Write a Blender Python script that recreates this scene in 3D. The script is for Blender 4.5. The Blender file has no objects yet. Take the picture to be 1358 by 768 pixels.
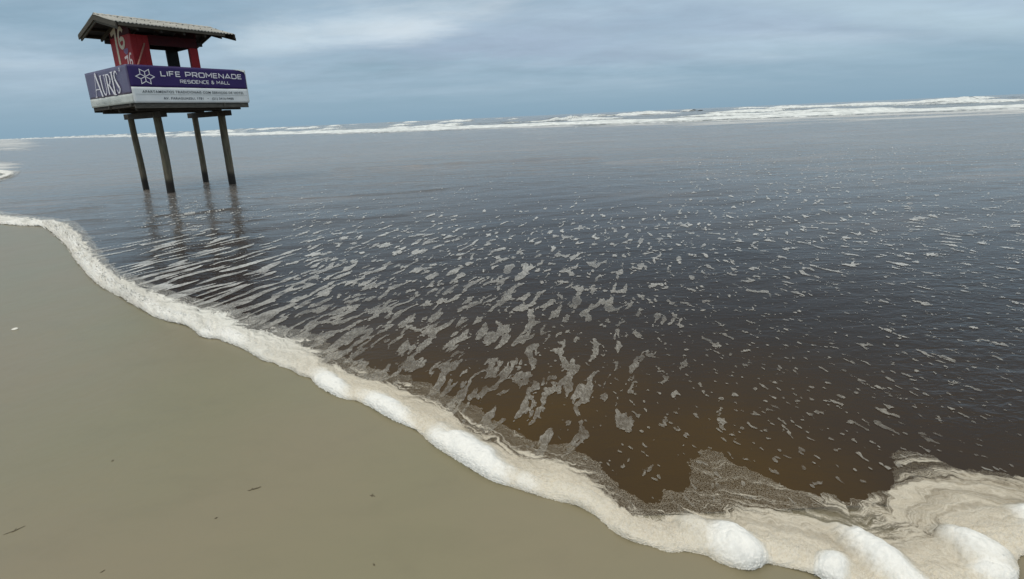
import bpy, math, random
import numpy as np
from mathutils import Matrix, Vector

random.seed(7)
S = bpy.context.scene
COL = S.collection

# ------------------------------------------------------------------ camera
CAM_H = 1.6
FPX, PCX, PCY = 640.0, 679.0, 295.0          # focal length and optical centre in photo pixels
HOR0, HORS = 184.5, -60 / 1358.0             # horizon line in the photo
ROLL = math.atan(60 / 1358.0)
PITCH = math.atan2((PCY - (HOR0 + HORS * PCX)) * math.cos(ROLL), FPX)
vF = np.array([0, math.cos(PITCH), -math.sin(PITCH)])
vR = np.array([1.0, 0, 0])
vU = np.cross(vR, vF)
vRi = math.cos(ROLL) * vR - math.sin(ROLL) * vU
vUi = math.sin(ROLL) * vR + math.cos(ROLL) * vU
cam = bpy.data.cameras.new('camera')
camo = bpy.data.objects.new('camera', cam)
COL.objects.link(camo)
M = Matrix.Identity(4)
for i in range(3):
    M[i][0], M[i][1], M[i][2] = vRi[i], vUi[i], -vF[i]
M[2][3] = CAM_H
camo.matrix_world = M
cam.sensor_width = 36.0
cam.lens = 36.0 * FPX / 1358.0
cam.shift_y = -(384.0 - PCY) / 1358.0
cam.clip_start = 0.05
cam.clip_end = 20000.0
S.camera = camo

# ------------------------------------------------------------------ light
SUN_EL, SUN_AZ = math.radians(58), math.radians(215)     # high, behind the viewer and to the left
S.view_settings.view_transform = 'Standard'
S.view_settings.look = 'None'
S.view_settings.exposure = 0.0
S.view_settings.gamma = 1.0
sun = bpy.data.lights.new('sun', 'SUN')
sun.energy = 0.9
sun.angle = math.radians(18)
sun.color = (1.0, 0.94, 0.84)
suno = bpy.data.objects.new('sun', sun)
COL.objects.link(suno)
sd = Vector((math.cos(SUN_EL) * math.sin(SUN_AZ), math.cos(SUN_EL) * math.cos(SUN_AZ), math.sin(SUN_EL)))
suno.rotation_euler = (-sd).to_track_quat('-Z', 'Y').to_euler()
suno.location = (0, 0, 30)


class NT:
    """small helper to write node trees"""
    def __init__(s, tree):
        s.t = tree
        tree.nodes.clear()

    def n(s, typ, ins=None, **kw):
        nd = s.t.nodes.new(typ)
        for k, v in kw.items():
            setattr(nd, k, v)
        for k, v in (ins or {}).items():
            sock = nd.inputs[k]
            if isinstance(v, bpy.types.NodeSocket):
                s.t.links.new(v, sock)
            else:
                sock.default_value = v
        return nd

    def math(s, op, a, b=0.0, c=0.0, clamp=False):
        return s.n('ShaderNodeMath', {0: a, 1: b, 2: c}, operation=op, use_clamp=clamp).outputs[0]

    def ramp(s, fac, stops, interp='LINEAR'):
        r = s.n('ShaderNodeValToRGB', {'Fac': fac})
        r.color_ramp.interpolation = interp
        el = r.color_ramp.elements
        while len(el) < len(stops):
            el.new(0.5)
        for e, (p, c) in zip(el, stops):
            e.position = p
            e.color = c if len(c) == 4 else (*c, 1)
        return r.outputs['Color']

    def sstep(s, v, a, b):
        return s.n('ShaderNodeMapRange', {'Value': v, 'From Min': a, 'From Max': b}, interpolation_type='SMOOTHSTEP').outputs['Result']

    def mix(s, f, a, b, blend='MIX'):
        m = s.n('ShaderNodeMix', data_type='RGBA', blend_type=blend)
        for k, v in ((0, f), (6, a), (7, b)):
            if isinstance(v, bpy.types.NodeSocket):
                s.t.links.new(v, m.inputs[k])
            else:
                m.inputs[k].default_value = v if k == 0 else (v if len(v) == 4 else (*v, 1))
        return m.outputs[2]

    def noise(s, vec, scale, detail=3, rough=0.55, dist=0.0):
        return s.n('ShaderNodeTexNoise', {'Vector': vec, 'Scale': scale, 'Detail': detail, 'Roughness': rough, 'Distortion': dist}).outputs['Fac']

    def mapping(s, vec, rot=(0, 0, 0), scale=(1, 1, 1), loc=(0, 0, 0)):
        return s.n('ShaderNodeMapping', {'Vector': vec, 'Rotation': rot, 'Scale': scale, 'Location': loc}).outputs[0]


# ------------------------------------------------------------------ world: overcast sky
W = bpy.data.worlds.new('World')
S.world = W
W.use_nodes = True
w = NT(W.node_tree)
sky = w.n('ShaderNodeTexSky', sky_type='NISHITA', sun_disc=False, sun_elevation=SUN_EL, sun_rotation=SUN_AZ, air_density=1.0, dust_density=2.0)
tc = w.n('ShaderNodeTexCoord').outputs['Generated']
sx = w.n('ShaderNodeSeparateXYZ', {0: tc})
zc = w.math('MAXIMUM', sx.outputs['Z'], 0.0)
den = w.math('ADD', zc, 0.10)
px_ = w.math('DIVIDE', sx.outputs['X'], den)
py_ = w.math('DIVIDE', sx.outputs['Y'], den)
lay = w.n('ShaderNodeCombineXYZ', {0: px_, 1: py_, 2: 0.0}).outputs[0]
# cloud bands run parallel to the coast (towards the left of the view)
m1 = w.mapping(lay, rot=(0, 0, math.radians(48)), scale=(0.40, .8, 1), loc=(1.3, 0.4, 0))
m2 = w.mapping(lay, rot=(0, 0, math.radians(40)), scale=(0.55, .85, 1), loc=(4.1, 2.2, 0))
nA = w.noise(m1, 0.55, 3, 0.5, 0.3)
nB = w.noise(m2, 1.3, 6, 0.55, 0.5)
nC = w.noise(lay, 0.25, 2, 0.5, 0.0)
v = w.math('ADD', w.math('MULTIPLY', nA, 0.5), w.math('ADD', w.math('MULTIPLY', nB, 0.3), w.math('MULTIPLY', nC, 0.2)))
cloud = w.ramp(v, [(0.36, (0.270, 0.395, 0.490)), (0.46, (0.330, 0.450, 0.555)), (0.56, (0.405, 0.520, 0.625)), (0.70, (0.58, 0.68, 0.75))])


def lay_of(px, py):
    """where a photo direction meets the cloud layer"""
    d = vF + (px - PCX) / FPX * vRi - (py - PCY) / FPX * vUi
    d = d / np.linalg.norm(d)
    return float(d[0] / (max(d[2], 0) + .10)), float(d[1] / (max(d[2], 0) + .10))


brk = w.noise(w.mapping(lay, rot=(0, 0, math.radians(40)), scale=(.7, .9, 1)), 1.9, 7, .62, .3)
# breaks in the cloud sheet (bright) and thick patches (dark): centre, radii, turn, strength
for bx_, by_, ra, rb, tn, col_, st_ in ((150, 30, 1.3, .8, 0, (.235, .375, .485), .6), (700, 60, 1.6, .8, -20, (.36, .45, .575), .75), (980, 40, 1.2, .7, -20, (.345, .44, .565), .6), (1000, 100, 2.6, .45, -10, (.27, .41, .52), .6), (1330, 80, 1.8, .6, -10, (.235, .375, .485), .7),
                                        (500, 30, .85, .50, 20, (.60, .70, .77), .85), (540, 42, .40, .30, 20, (.68, .77, .83), .7), (375, 55, .60, .35, 25, (.58, .70, .78), .6),
                                        (1090, 66, 2.0, .42, -14, (.43, .565, .665), .65), (1290, 25, 1.7, .30, -14, (.47, .61, .70), .7), (1190, 8, 1.2, .3, -14, (.45, .58, .68), .6)):
    lx, ly = lay_of(bx_, by_)
    ps = w.n('ShaderNodeVectorMath', {0: lay, 1: (lx, ly, 0)}, operation='SUBTRACT').outputs[0]
    ps = w.n('ShaderNodeVectorRotate', {'Vector': ps, 'Angle': math.radians(tn)}, rotation_type='Z_AXIS').outputs[0]
    ps = w.n('ShaderNodeVectorMath', {0: ps, 1: (1 / ra, 1 / rb, 0)}, operation='MULTIPLY').outputs[0]
    ln = w.n('ShaderNodeVectorMath', {0: ps}, operation='LENGTH').outputs['Value']
    ff = w.sstep(w.math('ADD', ln, w.math('MULTIPLY', w.math('SUBTRACT', brk, .5), 2.6)), 1.5, -.1)
    cloud = w.mix(w.math('MULTIPLY', ff, st_), cloud, col_)
hcol = w.ramp(zc, [(0.0, (0.262, 0.405, 0.520)), (0.06, (0.285, 0.430, 0.545))])
fl = w.noise(w.mapping(lay, rot=(0, 0, math.radians(60)), scale=(.6, 1, 1)), 3.4, 6, .6, .4)
cloud = w.n('ShaderNodeVectorMath', {0: cloud, 'Scale': w.math('ADD', w.math('MULTIPLY_ADD', w.sstep(fl, .25, .75), .10, .96), w.math('MULTIPLY', w.sstep(brk, .3, .7), .08))}, operation='SCALE').outputs[0]
hf = w.sstep(zc, 0.0, 0.12)
cl = w.mix(hf, hcol, cloud)
# the cloud sheet brightens and turns white towards the zenith, as any overcast sky does
cl = w.mix(w.sstep(zc, .38, .95), cl, (1.36, 1.31, 1.18))
cl10 = w.n('ShaderNodeVectorMath', {0: cl, 'Scale': 10.0}, operation='SCALE').outputs[0]
fin = w.mix(0.93, sky.outputs[0], cl10)
bg = w.n('ShaderNodeBackground', {'Color': fin, 'Strength': 0.1})
out = w.n('ShaderNodeOutputWorld', {'Surface': bg.outputs[0]})


# ------------------------------------------------------------------ maths helpers
def project(x, y, z=0.0):
    """world point -> photo pixel, used to look the layout up"""
    dz = z - CAM_H
    f = y * vF[1] + dz * vF[2]
    r = x * vRi[0] + y * vRi[1] + dz * vRi[2]
    u = x * vUi[0] + y * vUi[1] + dz * vUi[2]
    f = np.maximum(f, 1e-3)
    return PCX + FPX * r / f, PCY - FPX * u / f


def ground(px, py, z=0.0):
    """photo pixel -> point of the beach plane"""
    px = np.asarray(px, float); py = np.asarray(py, float)
    d = [vF[i] + (px - PCX) / FPX * vRi[i] - (py - PCY) / FPX * vUi[i] for i in range(3)]
    t = (z - CAM_H) / d[2]
    return d[0] * t, d[1] * t


def gp(pts):
    a = np.array(pts, float)
    x, y = ground(a[:, 0], a[:, 1])
    return np.stack([x, y], 1)


def _h(ix, iy, seed):
    h = (ix.astype(np.int64) * 374761393 + iy.astype(np.int64) * 668265263 + seed * 974634777) & 0x7fffffff
    h = ((h ^ (h >> 13)) * 1274126177) & 0x7fffffff
    return (h ^ (h >> 16)) & 0xffff


def perlin(x, y, seed=0):
    x = np.asarray(x, float); y = np.asarray(y, float)
    x0 = np.floor(x); y0 = np.floor(y)
    fx = x - x0; fy = y - y0
    ux = fx * fx * fx * (fx * (fx * 6 - 15) + 10); uy = fy * fy * fy * (fy * (fy * 6 - 15) + 10)
    r = 0
    for dx in (0, 1):
        for dy in (0, 1):
            a = _h(x0 + dx, y0 + dy, seed) * (2 * math.pi / 65536)
            g = np.cos(a) * (fx - dx) + np.sin(a) * (fy - dy)
            r = r + g * (ux if dx else 1 - ux) * (uy if dy else 1 - uy)
    return r * 1.4


def fbm(x, y, seed=0, oct=3, gain=0.5):
    r = 0; a = 1; t = 0
    for i in range(oct):
        r = r + a * perlin(x * 2 ** i + 17.3 * i, y * 2 ** i - 9.1 * i, seed + i * 13)
        t += a; a *= gain
    return r / t


def sstep(a, b, x):
    t = np.clip((x - a) / (b - a), 0, 1)
    return t * t * (3 - 2 * t)


def seg_dist(x, y, poly, want_s=False):
    best = np.full(x.shape, 1e18); sbest = np.zeros(x.shape); L = 0.0
    for (ax, ay), (bx, by) in zip(poly[:-1], poly[1:]):
        ex, ey = bx - ax, by - ay
        l2 = ex * ex + ey * ey
        t = np.clip(((x - ax) * ex + (y - ay) * ey) / l2, 0, 1)
        d = (x - ax - t * ex) ** 2 + (y - ay - t * ey) ** 2
        m = d < best
        best = np.where(m, d, best)
        if want_s:
            sbest = np.where(m, L + t * math.sqrt(l2), sbest)
        L += math.sqrt(l2)
    return (np.sqrt(best), sbest) if want_s else np.sqrt(best)


def inside(x, y, poly):
    c = np.zeros(x.shape, bool)
    n = len(poly)
    for i in range(n):
        ax, ay = poly[i]; bx, by = poly[(i + 1) % n]
        if ay == by:
            continue
        k = (ay > y) != (by > y)
        c ^= k & (x < (bx - ax) * (y - ay) / (by - ay) + ax)
    return c


def smooth_poly(P, it=2):
    for _ in range(it):
        Q = [P[0]]
        for a, b in zip(P[:-1], P[1:]):
            Q.append(a * .75 + b * .25); Q.append(a * .25 + b * .75)
        Q.append(P[-1]); P = np.array(Q)
    return P


# ------------------------------------------------------------------ mesh helpers
def mesh_np(name, V, faces, smooth=True):
    """V: Nx3, faces: list of arrays (n x k)"""
    me = bpy.data.meshes.new(name)
    V = np.asarray(V, np.float32)
    me.vertices.add(len(V)); me.vertices.foreach_set('co', V.ravel())
    idx = np.concatenate([f.ravel() for f in faces]).astype(np.int32)
    ln = np.concatenate([np.full(len(f), f.shape[1]) for f in faces]).astype(np.int32)
    st = np.concatenate([[0], np.cumsum(ln)[:-1]]).astype(np.int32)
    me.loops.add(len(idx)); me.loops.foreach_set('vertex_index', idx)
    me.polygons.add(len(ln)); me.polygons.foreach_set('loop_start', st); me.polygons.foreach_set('loop_total', ln)
    me.update(calc_edges=True); me.validate()
    if smooth:
        me.polygons.foreach_set('use_smooth', np.ones(len(me.polygons), bool))
    return me


def attr(me, name, vals):
    a = me.attributes.new(name, 'FLOAT', 'POINT')
    a.data.foreach_set('value', np.asarray(vals, np.float32).ravel())


def link(name, me, mat=None, parent=None, **props):
    o = bpy.data.objects.new(name, me)
    COL.objects.link(o)
    if mat is not None and me is not None:
        me.materials.clear(); me.materials.append(mat)
    if parent is not None:
        o.parent = parent
    for k, v in props.items():
        o[k] = v
    return o


def grid_faces(nr, nc, mask=None):
    i = np.arange(nr - 1)[:, None]; j = np.arange(nc - 1)[None, :]
    a = i * nc + j
    f = np.stack([a, a + 1, a + nc + 1, a + nc], -1)
    if mask is not None:
        return f[mask]
    return f.reshape(-1, 4)


def compact(V, faces, extra=()):
    used = np.zeros(len(V), bool)
    for f in faces:
        used[f.ravel()] = True
    new = np.cumsum(used) - 1
    return V[used], [new[f] for f in faces], [e[used] for e in extra]


def march(P, F):
    """marching squares: P (nr,nc,2) positions, F (nr,nc) field; keeps F>0"""
    nr, nc = F.shape
    cid = np.arange(nr * nc).reshape(nr, nc)
    Pf = P.reshape(-1, 2); Ff = F.ravel()

    def edge(a, b):
        fa, fb = Ff[a], Ff[b]
        d = fa - fb
        t = np.clip(fa / np.where(np.abs(d) < 1e-12, 1, d), 0.02, 0.98)
        return Pf[a] + (Pf[b] - Pf[a]) * t[:, None]
    ha, hb = cid[:, :-1].ravel(), cid[:, 1:].ravel()
    va, vb = cid[:-1].ravel(), cid[1:].ravel()
    EH, EV = edge(ha, hb), edge(va, vb)
    V = np.concatenate([Pf, EH, EV])
    FV = np.concatenate([Ff, np.zeros(len(EH) + len(EV))])
    oh = nr * nc; ov = oh + len(EH)
    ih = oh + np.arange(len(EH)).reshape(nr, nc - 1)
    iv = ov + np.arange(len(EV)).reshape(nr - 1, nc)
    c = [cid[:-1, :-1], cid[:-1, 1:], cid[1:, 1:], cid[1:, :-1], ih[:-1], iv[:, 1:], ih[1:], iv[:, :-1]]
    s = F > 0
    code = s[:-1, :-1] * 1 + s[:-1, 1:] * 2 + s[1:, 1:] * 4 + s[1:, :-1] * 8
    T = {1: [(0, 4, 7)], 2: [(1, 5, 4)], 3: [(0, 1, 5, 7)], 4: [(2, 6, 5)], 5: [(0, 4, 7), (2, 6, 5)], 6: [(1, 2, 6, 4)],
         7: [(0, 1, 2, 6, 7)], 8: [(3, 7, 6)], 9: [(0, 4, 6, 3)], 10: [(1, 5, 4), (3, 7, 6)], 11: [(0, 1, 5, 6, 3)],
         12: [(2, 3, 7, 5)], 13: [(0, 4, 5, 2, 3)], 14: [(1, 2, 3, 7, 4)], 15: [(0, 1, 2, 3)]}
    faces = []
    for k, polys in T.items():
        m = code == k
        if not m.any():
            continue
        for p in polys:
            faces.append(np.stack([c[q][m] for q in p], 1)[:, ::-1])
    V, faces, ex = compact(V, faces, (FV,))
    return V, faces, ex[0]


# ------------------------------------------------------------------ shoreline, drawn on the beach plane
SHORE_PX = [(-400, 214), (-200, 219), (-60, 224), (-12, 228), (10, 231.5), (-8, 236), (-40, 243), (-60, 255), (-70, 270), (-60, 286), (-30, 295),
            (0, 297), (25, 300), (55, 300), (66, 307), (80, 318), (95, 335), (100, 346), (118, 368), (135, 382), (165, 397),
            (182, 408), (200, 419), (221, 427), (244, 431), (256, 437), (267, 449), (289, 450), (301, 455), (322, 463), (341, 474),
            (350, 480), (364, 482), (371, 487), (387, 491), (397, 499), (413, 502), (417, 510), (434, 521), (458, 531), (474, 532),
            (500, 546), (522, 559), (553, 571), (572, 591), (615, 617), (650, 639), (679, 647), (700, 654), (732, 664), (765, 671),
            (792, 686), (811, 705), (835, 719), (862, 725), (887, 735), (909, 732), (938, 738), (952, 748), (982, 757), (1006, 757),
            (1016, 748), (1040, 753), (1060, 757), (1081, 763), (1100, 775), (1150, 800), (1230, 812), (1300, 800), (1345, 786), (1352, 765), (1347, 744),
            (1358, 736), (1400, 745), (1500, 775), (1700, 830)]
INNER_PX = [(-400, 211), (-200, 215), (-60, 219), (0, 224.5), (28, 227), (24, 232), (6, 240), (-25, 246), (-45, 256), (-52, 270), (-40, 279), (0, 281), (52, 289), (80, 291), (104, 298), (122, 315), (135, 338),
            (152, 357), (187, 372), (221, 385), (240, 392), (261, 398), (294, 403), (317, 410), (340, 422), (352, 430), (375, 432),
            (400, 440), (428, 446), (440, 460), (453, 474), (481, 484), (500, 493), (535, 498), (570, 509), (600, 528), (640, 548), (679, 568),
            (702, 582), (722, 590), (745, 590), (776, 604), (800, 622), (816, 640), (828, 656), (841, 668), (862, 677), (876, 668), (880, 650), (900, 655), (915, 645), (909, 622),
            (925, 600), (944, 594), (971, 613), (998, 625), (1020, 636), (1040, 640), (1054, 651), (1081, 656), (1105, 663), (1126, 671), (1149, 662),
            (1176, 648), (1190, 640), (1184, 622), (1190, 600), (1205, 598), (1230, 608), (1271, 622), (1311, 630), (1358, 634), (1450, 632), (1700, 640)]
SH = gp(SHORE_PX)
SH = np.concatenate([[(-6000, 2600), (-900, 420), (-300, 130), (-90, 42)], SH, [(6, -0.5), (12, -3), (60, -30)]])
SHs = smooth_poly(SH, 2)
SEA = np.concatenate([SHs, [(6000, -3000), (6000, 9000), (-9000, 9000)]])
IN = smooth_poly(gp(INNER_PX), 1)
BAND = np.concatenate([gp(SHORE_PX), gp(INNER_PX)[::-1]])


def shore_d(x, y, want_s=False):
    r = seg_dist(x, y, SHs, want_s)
    sgn = np.where(inside(x, y, SEA), 1.0, -1.0)
    return (r[0] * sgn, r[1]) if want_s else r * sgn


# main surf line, its shoreward edge
SURF = np.array([(420, -60), (190, 12), (110, 44), (78, 52), (56, 56), (38, 62), (16, 68), (-8, 74), (-34, 88), (-75, 123), (-130, 180), (-204, 258), (-380, 430), (-800, 800), (-2200, 1900)], float)
SURFs = smooth_poly(SURF, 4)

# small bore fronts in the shallow water (pixels), height in m
BORES = [(gp([(20, 283), (50, 282), (75, 280), (95, 277.5), (115, 276), (140, 273), (175, 270)]), .022),
         (gp([(60, 293), (90, 293.5), (120, 292), (150, 291), (190, 288), (240, 285), (300, 278), (345, 272)]), .020),
         (gp([(430, 223), (480, 222), (520, 221), (560, 219.5), (600, 216), (660, 213), (720, 211), (800, 208)]), .035),
         (gp([(100, 235), (160, 240), (230, 236), (330, 232)]), .012),
         (gp([(330, 262), (420, 262), (500, 257), (590, 251), (680, 249)]), .014),
         (gp([(330, 300), (400, 292), (470, 290), (560, 284)]), .010)]


LEGS_XY = [(-8.7202 + a * math.cos(.9819) - b_ * math.sin(.9819), 11.7304 + a * math.sin(.9819) + b_ * math.cos(.9819)) for a in (.8077, 2.4401) for b_ in (1.0594, 2.6757)]


def water_z(x, y):
    dist = np.hypot(x, y)
    a = math.radians(75)
    u_ = x * math.sin(a) + y * math.cos(a); v_ = -x * math.cos(a) + y * math.sin(a)
    z = 0.0035 * perlin(u_ / .55, v_ / .22, 5) * sstep(2.0, 5, dist)
    z = z + 0.013 * perlin(u_ / 1.6, v_ / .6, 6) * sstep(4, 9, dist)
    z = z + 0.045 * perlin(u_ / 5.0, v_ / 1.9, 8) * sstep(12, 30, dist)
    z = z + 0.12 * perlin(u_ / 22.0, v_ / 7.0, 9) * sstep(60, 140, dist)
    for lx_, ly_ in LEGS_XY:
        r_ = np.hypot(x - lx_, y - ly_)
        z = z + .010 * np.cos(r_ * 42) * np.exp(-r_ / .16)
    for P, hgt in BORES:
        x0, x1 = P[:, 0].min() - .6, P[:, 0].max() + .6
        y0, y1 = P[:, 1].min() - .6, P[:, 1].max() + .6
        m = (x > x0) & (x < x1) & (y > y0) & (y < y1)
        if m.any():
            xm, ym = x[m], y[m]
            # signed distance across the front (positive = seaward)
            o = np.argsort(P[:, 0]); yy = np.interp(xm, P[o, 0], P[o, 1])
            k = (ym - yy) + .03 * perlin(xm * 2.5, ym * 0, 31)
            lenf = sstep(0, .6, xm - P[:, 0].min()) * sstep(0, .6, P[:, 0].max() - xm) * (.65 + .5 * perlin(xm * 1.3, xm * 0, 33))
            wd = .05 + .006 * ym.mean()
            z[m] += 1.6 * hgt * lenf * np.where(k > 0, np.exp(-k / (wd * 5)), np.exp(-(k / wd) ** 2))
    return z


# ------------------------------------------------------------------ materials
def principled(nt, **ins):
    b = nt.n('ShaderNodeBsdfPrincipled')
    for k, v in ins.items():
        k = k.replace('_', ' ')
        if isinstance(v, bpy.types.NodeSocket):
            nt.t.links.new(v, b.inputs[k])
        else:
            b.inputs[k].default_value = v if not (isinstance(v, tuple) and len(v) == 3 and k != 'Normal' and k != 'Subsurface Radius') else (*v, 1)
    return b


def newmat(name):
    m = bpy.data.materials.new(name); m.use_nodes = True
    return m, NT(m.node_tree)


def simple(name, c1, c2, scale=8, rough=.7, bump=.3, bscale=None, stretch=(1, 1, 1), spec=.3, detail=5):
    m, n = newmat(name)
    co = n.n('ShaderNodeTexCoord').outputs['Object']
    mp = n.mapping(co, scale=stretch)
    f = n.noise(mp, scale, detail, .6)
    col = n.mix(n.sstep(f, .3, .7), c1, c2)
    bf = n.noise(mp, bscale or scale * 4, 4, .6)
    bm = n.n('ShaderNodeBump', {'Height': bf, 'Strength': bump, 'Distance': .01})
    r = n.math('MULTIPLY_ADD', f, .25, rough - .12)
    b = principled(n, Base_Color=col, Roughness=r, Normal=bm.outputs[0], Specular_IOR_Level=spec)
    n.n('ShaderNodeOutputMaterial', {'Surface': b.outputs[0]})
    return m


# sand
mat_sand, n = newmat('wet_sand')
co = n.n('ShaderNodeTexCoord').outputs['Object']
big = n.noise(co, .55, 3, .5)
mid = n.noise(n.mapping(co, rot=(0, 0, .6), scale=(1, 2.2, 1)), 2.4, 4, .6, .4)
fine = n.noise(co, 900, 2, .6)
grain = n.noise(co, 260, 3, .7)
base = n.mix(n.sstep(big, .3, .7), (.192, .176, .100), (.212, .177, .110))
base = n.mix(n.math('MULTIPLY', n.sstep(mid, .45, .8), .22), base, (.135, .120, .070))
base = n.mix(n.math('MULTIPLY', n.sstep(fine, .25, .75), .22), base, (.235, .21, .145))
base = n.mix(n.math('MULTIPLY', n.sstep(grain, .62, .8), .25), base, (.10, .085, .055))
dry = n.n('ShaderNodeAttribute', attribute_name='dry').outputs['Fac']
hgt = n.math('ADD', n.math('MULTIPLY', n.noise(co, 1.7, 4, .5, .3), 1.0), n.math('MULTIPLY', grain, .02))
bm = n.n('ShaderNodeBump', {'Height': hgt, 'Strength': .35, 'Distance': .03})
bm2 = n.n('ShaderNodeBump', {'Height': fine, 'Strength': .18, 'Distance': .002, 'Normal': bm.outputs[0]})
rg = n.math('MULTIPLY_ADD', big, .14, .25)
b = principled(n, Base_Color=base, Roughness=rg, Normal=bm2.outputs[0], Specular_IOR_Level=.5)
n.n('ShaderNodeOutputMaterial', {'Surface': b.outputs[0]})

# water
mat_water, n = newmat('tannin_water')
co = n.n('ShaderNodeTexCoord').outputs['Object']
sh = n.n('ShaderNodeAttribute', attribute_name='shallow').outputs['Fac']
wash = n.n('ShaderNodeAttribute', attribute_name='wash').outputs['Fac']
far = n.n('ShaderNodeAttribute', attribute_name='far').outputs['Fac']
midd = n.n('ShaderNodeAttribute', attribute_name='mid').outputs['Fac']
ripple = n.n('ShaderNodeAttribute', attribute_name='ripple').outputs['Fac']
rot = (0, 0, math.radians(-15))
mA = n.mapping(co, rot=rot, scale=(.45, 1, 1))
w1 = n.noise(mA, 9, 3, .55, .6)
w2 = n.noise(n.mapping(co, rot=(0, 0, math.radians(-28)), scale=(.5, 1, 1)), 26, 3, .6, .4)
w3 = n.noise(mA, 2.4, 4, .55, .4)
w4 = n.noise(n.mapping(co, rot=rot, scale=(.3, 1, 1)), .35, 5, .6, .3)
mot = n.noise(n.mapping(co, rot=rot, scale=(.35, 1, 1)), .55, 6, .65, .8)
tint = n.noise(n.mapping(co, rot=(0, 0, .3), scale=(.5, 1, 1)), .12, 4, .6, .5)
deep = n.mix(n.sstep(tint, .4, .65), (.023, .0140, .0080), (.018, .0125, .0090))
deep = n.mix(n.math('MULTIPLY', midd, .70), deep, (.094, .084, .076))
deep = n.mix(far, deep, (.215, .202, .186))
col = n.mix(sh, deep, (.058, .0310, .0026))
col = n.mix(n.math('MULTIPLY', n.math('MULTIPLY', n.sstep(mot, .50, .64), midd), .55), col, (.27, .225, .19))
wn = n.noise(n.mapping(co, rot=(0, 0, math.radians(-5)), scale=(.055, .30, 1)), 1.0, 7, .68, .6)
wn2 = n.noise(n.mapping(co, rot=(0, 0, math.radians(-5)), scale=(.3, 1, 1)), 7.0, 4, .65, .6)
wv = n.math('ADD', n.math('MULTIPLY', wn, .82), n.math('MULTIPLY', wn2, .18))
wf = n.sstep(n.math('ADD', wv, n.math('MULTIPLY', wash, .42)), .62, .78)
wf = n.math('MULTIPLY', wf, n.sstep(wash, .02, .2))
col = n.mix(n.math('MULTIPLY', wf, .85), col, (.62, .64, .64))
h = n.math('ADD', n.math('MULTIPLY', w1, .016), n.math('MULTIPLY', w2, .0065))
h = n.math('MULTIPLY', h, ripple)
h = n.math('ADD', h, n.math('MULTIPLY', n.math('MULTIPLY', w3, .070), n.math('MAXIMUM', midd, .06)))
w5 = n.noise(n.mapping(co, rot=rot, scale=(.4, 1.1, 1)), 1.0, 5, .62, .6)
h = n.math('ADD', h, n.math('MULTIPLY', n.math('MULTIPLY', w5, .13), n.math('MULTIPLY', midd, midd)))
h = n.math('ADD', h, n.math('MULTIPLY', n.math('MULTIPLY', w4, .30), far))
bm = n.n('ShaderNodeBump', {'Height': h, 'Strength': 1.0, 'Distance': 1.0})
rg = n.math('ADD', n.math('MULTIPLY_ADD', far, .10, .030), n.math('MULTIPLY', wf, .5))
b = principled(n, Base_Color=col, Roughness=rg, Normal=bm.outputs[0], IOR=1.333, Specular_IOR_Level=n.math('MULTIPLY_ADD', midd, .18, .32))
n.n('ShaderNodeOutputMaterial', {'Surface': b.outputs[0]})

# thin foam film on the water
mat_film, n = newmat('thin_foam')
co = n.n('ShaderNodeTexCoord').outputs['Object']
e = n.n('ShaderNodeAttribute', attribute_name='edge').outputs['Fac']
f1 = n.noise(co, 120, 2, .5)
f2 = n.noise(n.mapping(co, rot=(0, 0, .3), scale=(2.2, 1, 1)), 30, 3, .55, .5)
vor = n.n('ShaderNodeTexVoronoi', {'Vector': co, 'Scale': 260.0}).outputs['Distance']
thick = n.math('ADD', n.math('MULTIPLY', f1, .25), n.math('MULTIPLY', f2, .75))
rim = n.math('SUBTRACT', 1.0, n.sstep(e, .0, .09))
al = n.math('ADD', n.math('MULTIPLY', n.sstep(thick, .34, .66), .20), n.math('MULTIPLY_ADD', n.n('ShaderNodeAttribute', attribute_name='away').outputs['Fac'], .22, .34))
al = n.math('ADD', al, n.math('MULTIPLY', rim, .04), clamp=True)
lv_ = n.noise(n.mapping(co, rot=(0, 0, -.4), scale=(1, 1.8, 1)), 2.6, 4, .6, .6)
al = n.math('MULTIPLY', al, n.math('MULTIPLY_ADD', n.sstep(lv_, .32, .66), .70, .45), clamp=True)
col = n.mix(n.sstep(f2, .35, .7), (.29, .265, .222), (.41, .385, .335))
aw = n.n('ShaderNodeAttribute', attribute_name='away').outputs['Fac']
col = n.mix(aw, col, n.mix(n.sstep(f2, .35, .7), (.50, .505, .49), (.66, .665, .65)))
bm = n.n('ShaderNodeBump', {'Height': n.math('ADD', vor, f1), 'Strength': .04, 'Distance': .002})
b = principled(n, Base_Color=col, Roughness=.5, Normal=bm.outputs[0], Specular_IOR_Level=.4)
tr = n.n('ShaderNodeBsdfTransparent')
mx = n.n('ShaderNodeMixShader', {0: al, 1: tr.outputs[0], 2: b.outputs[0]})
n.n('ShaderNodeOutputMaterial', {'Surface': mx.outputs[0]})

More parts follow.
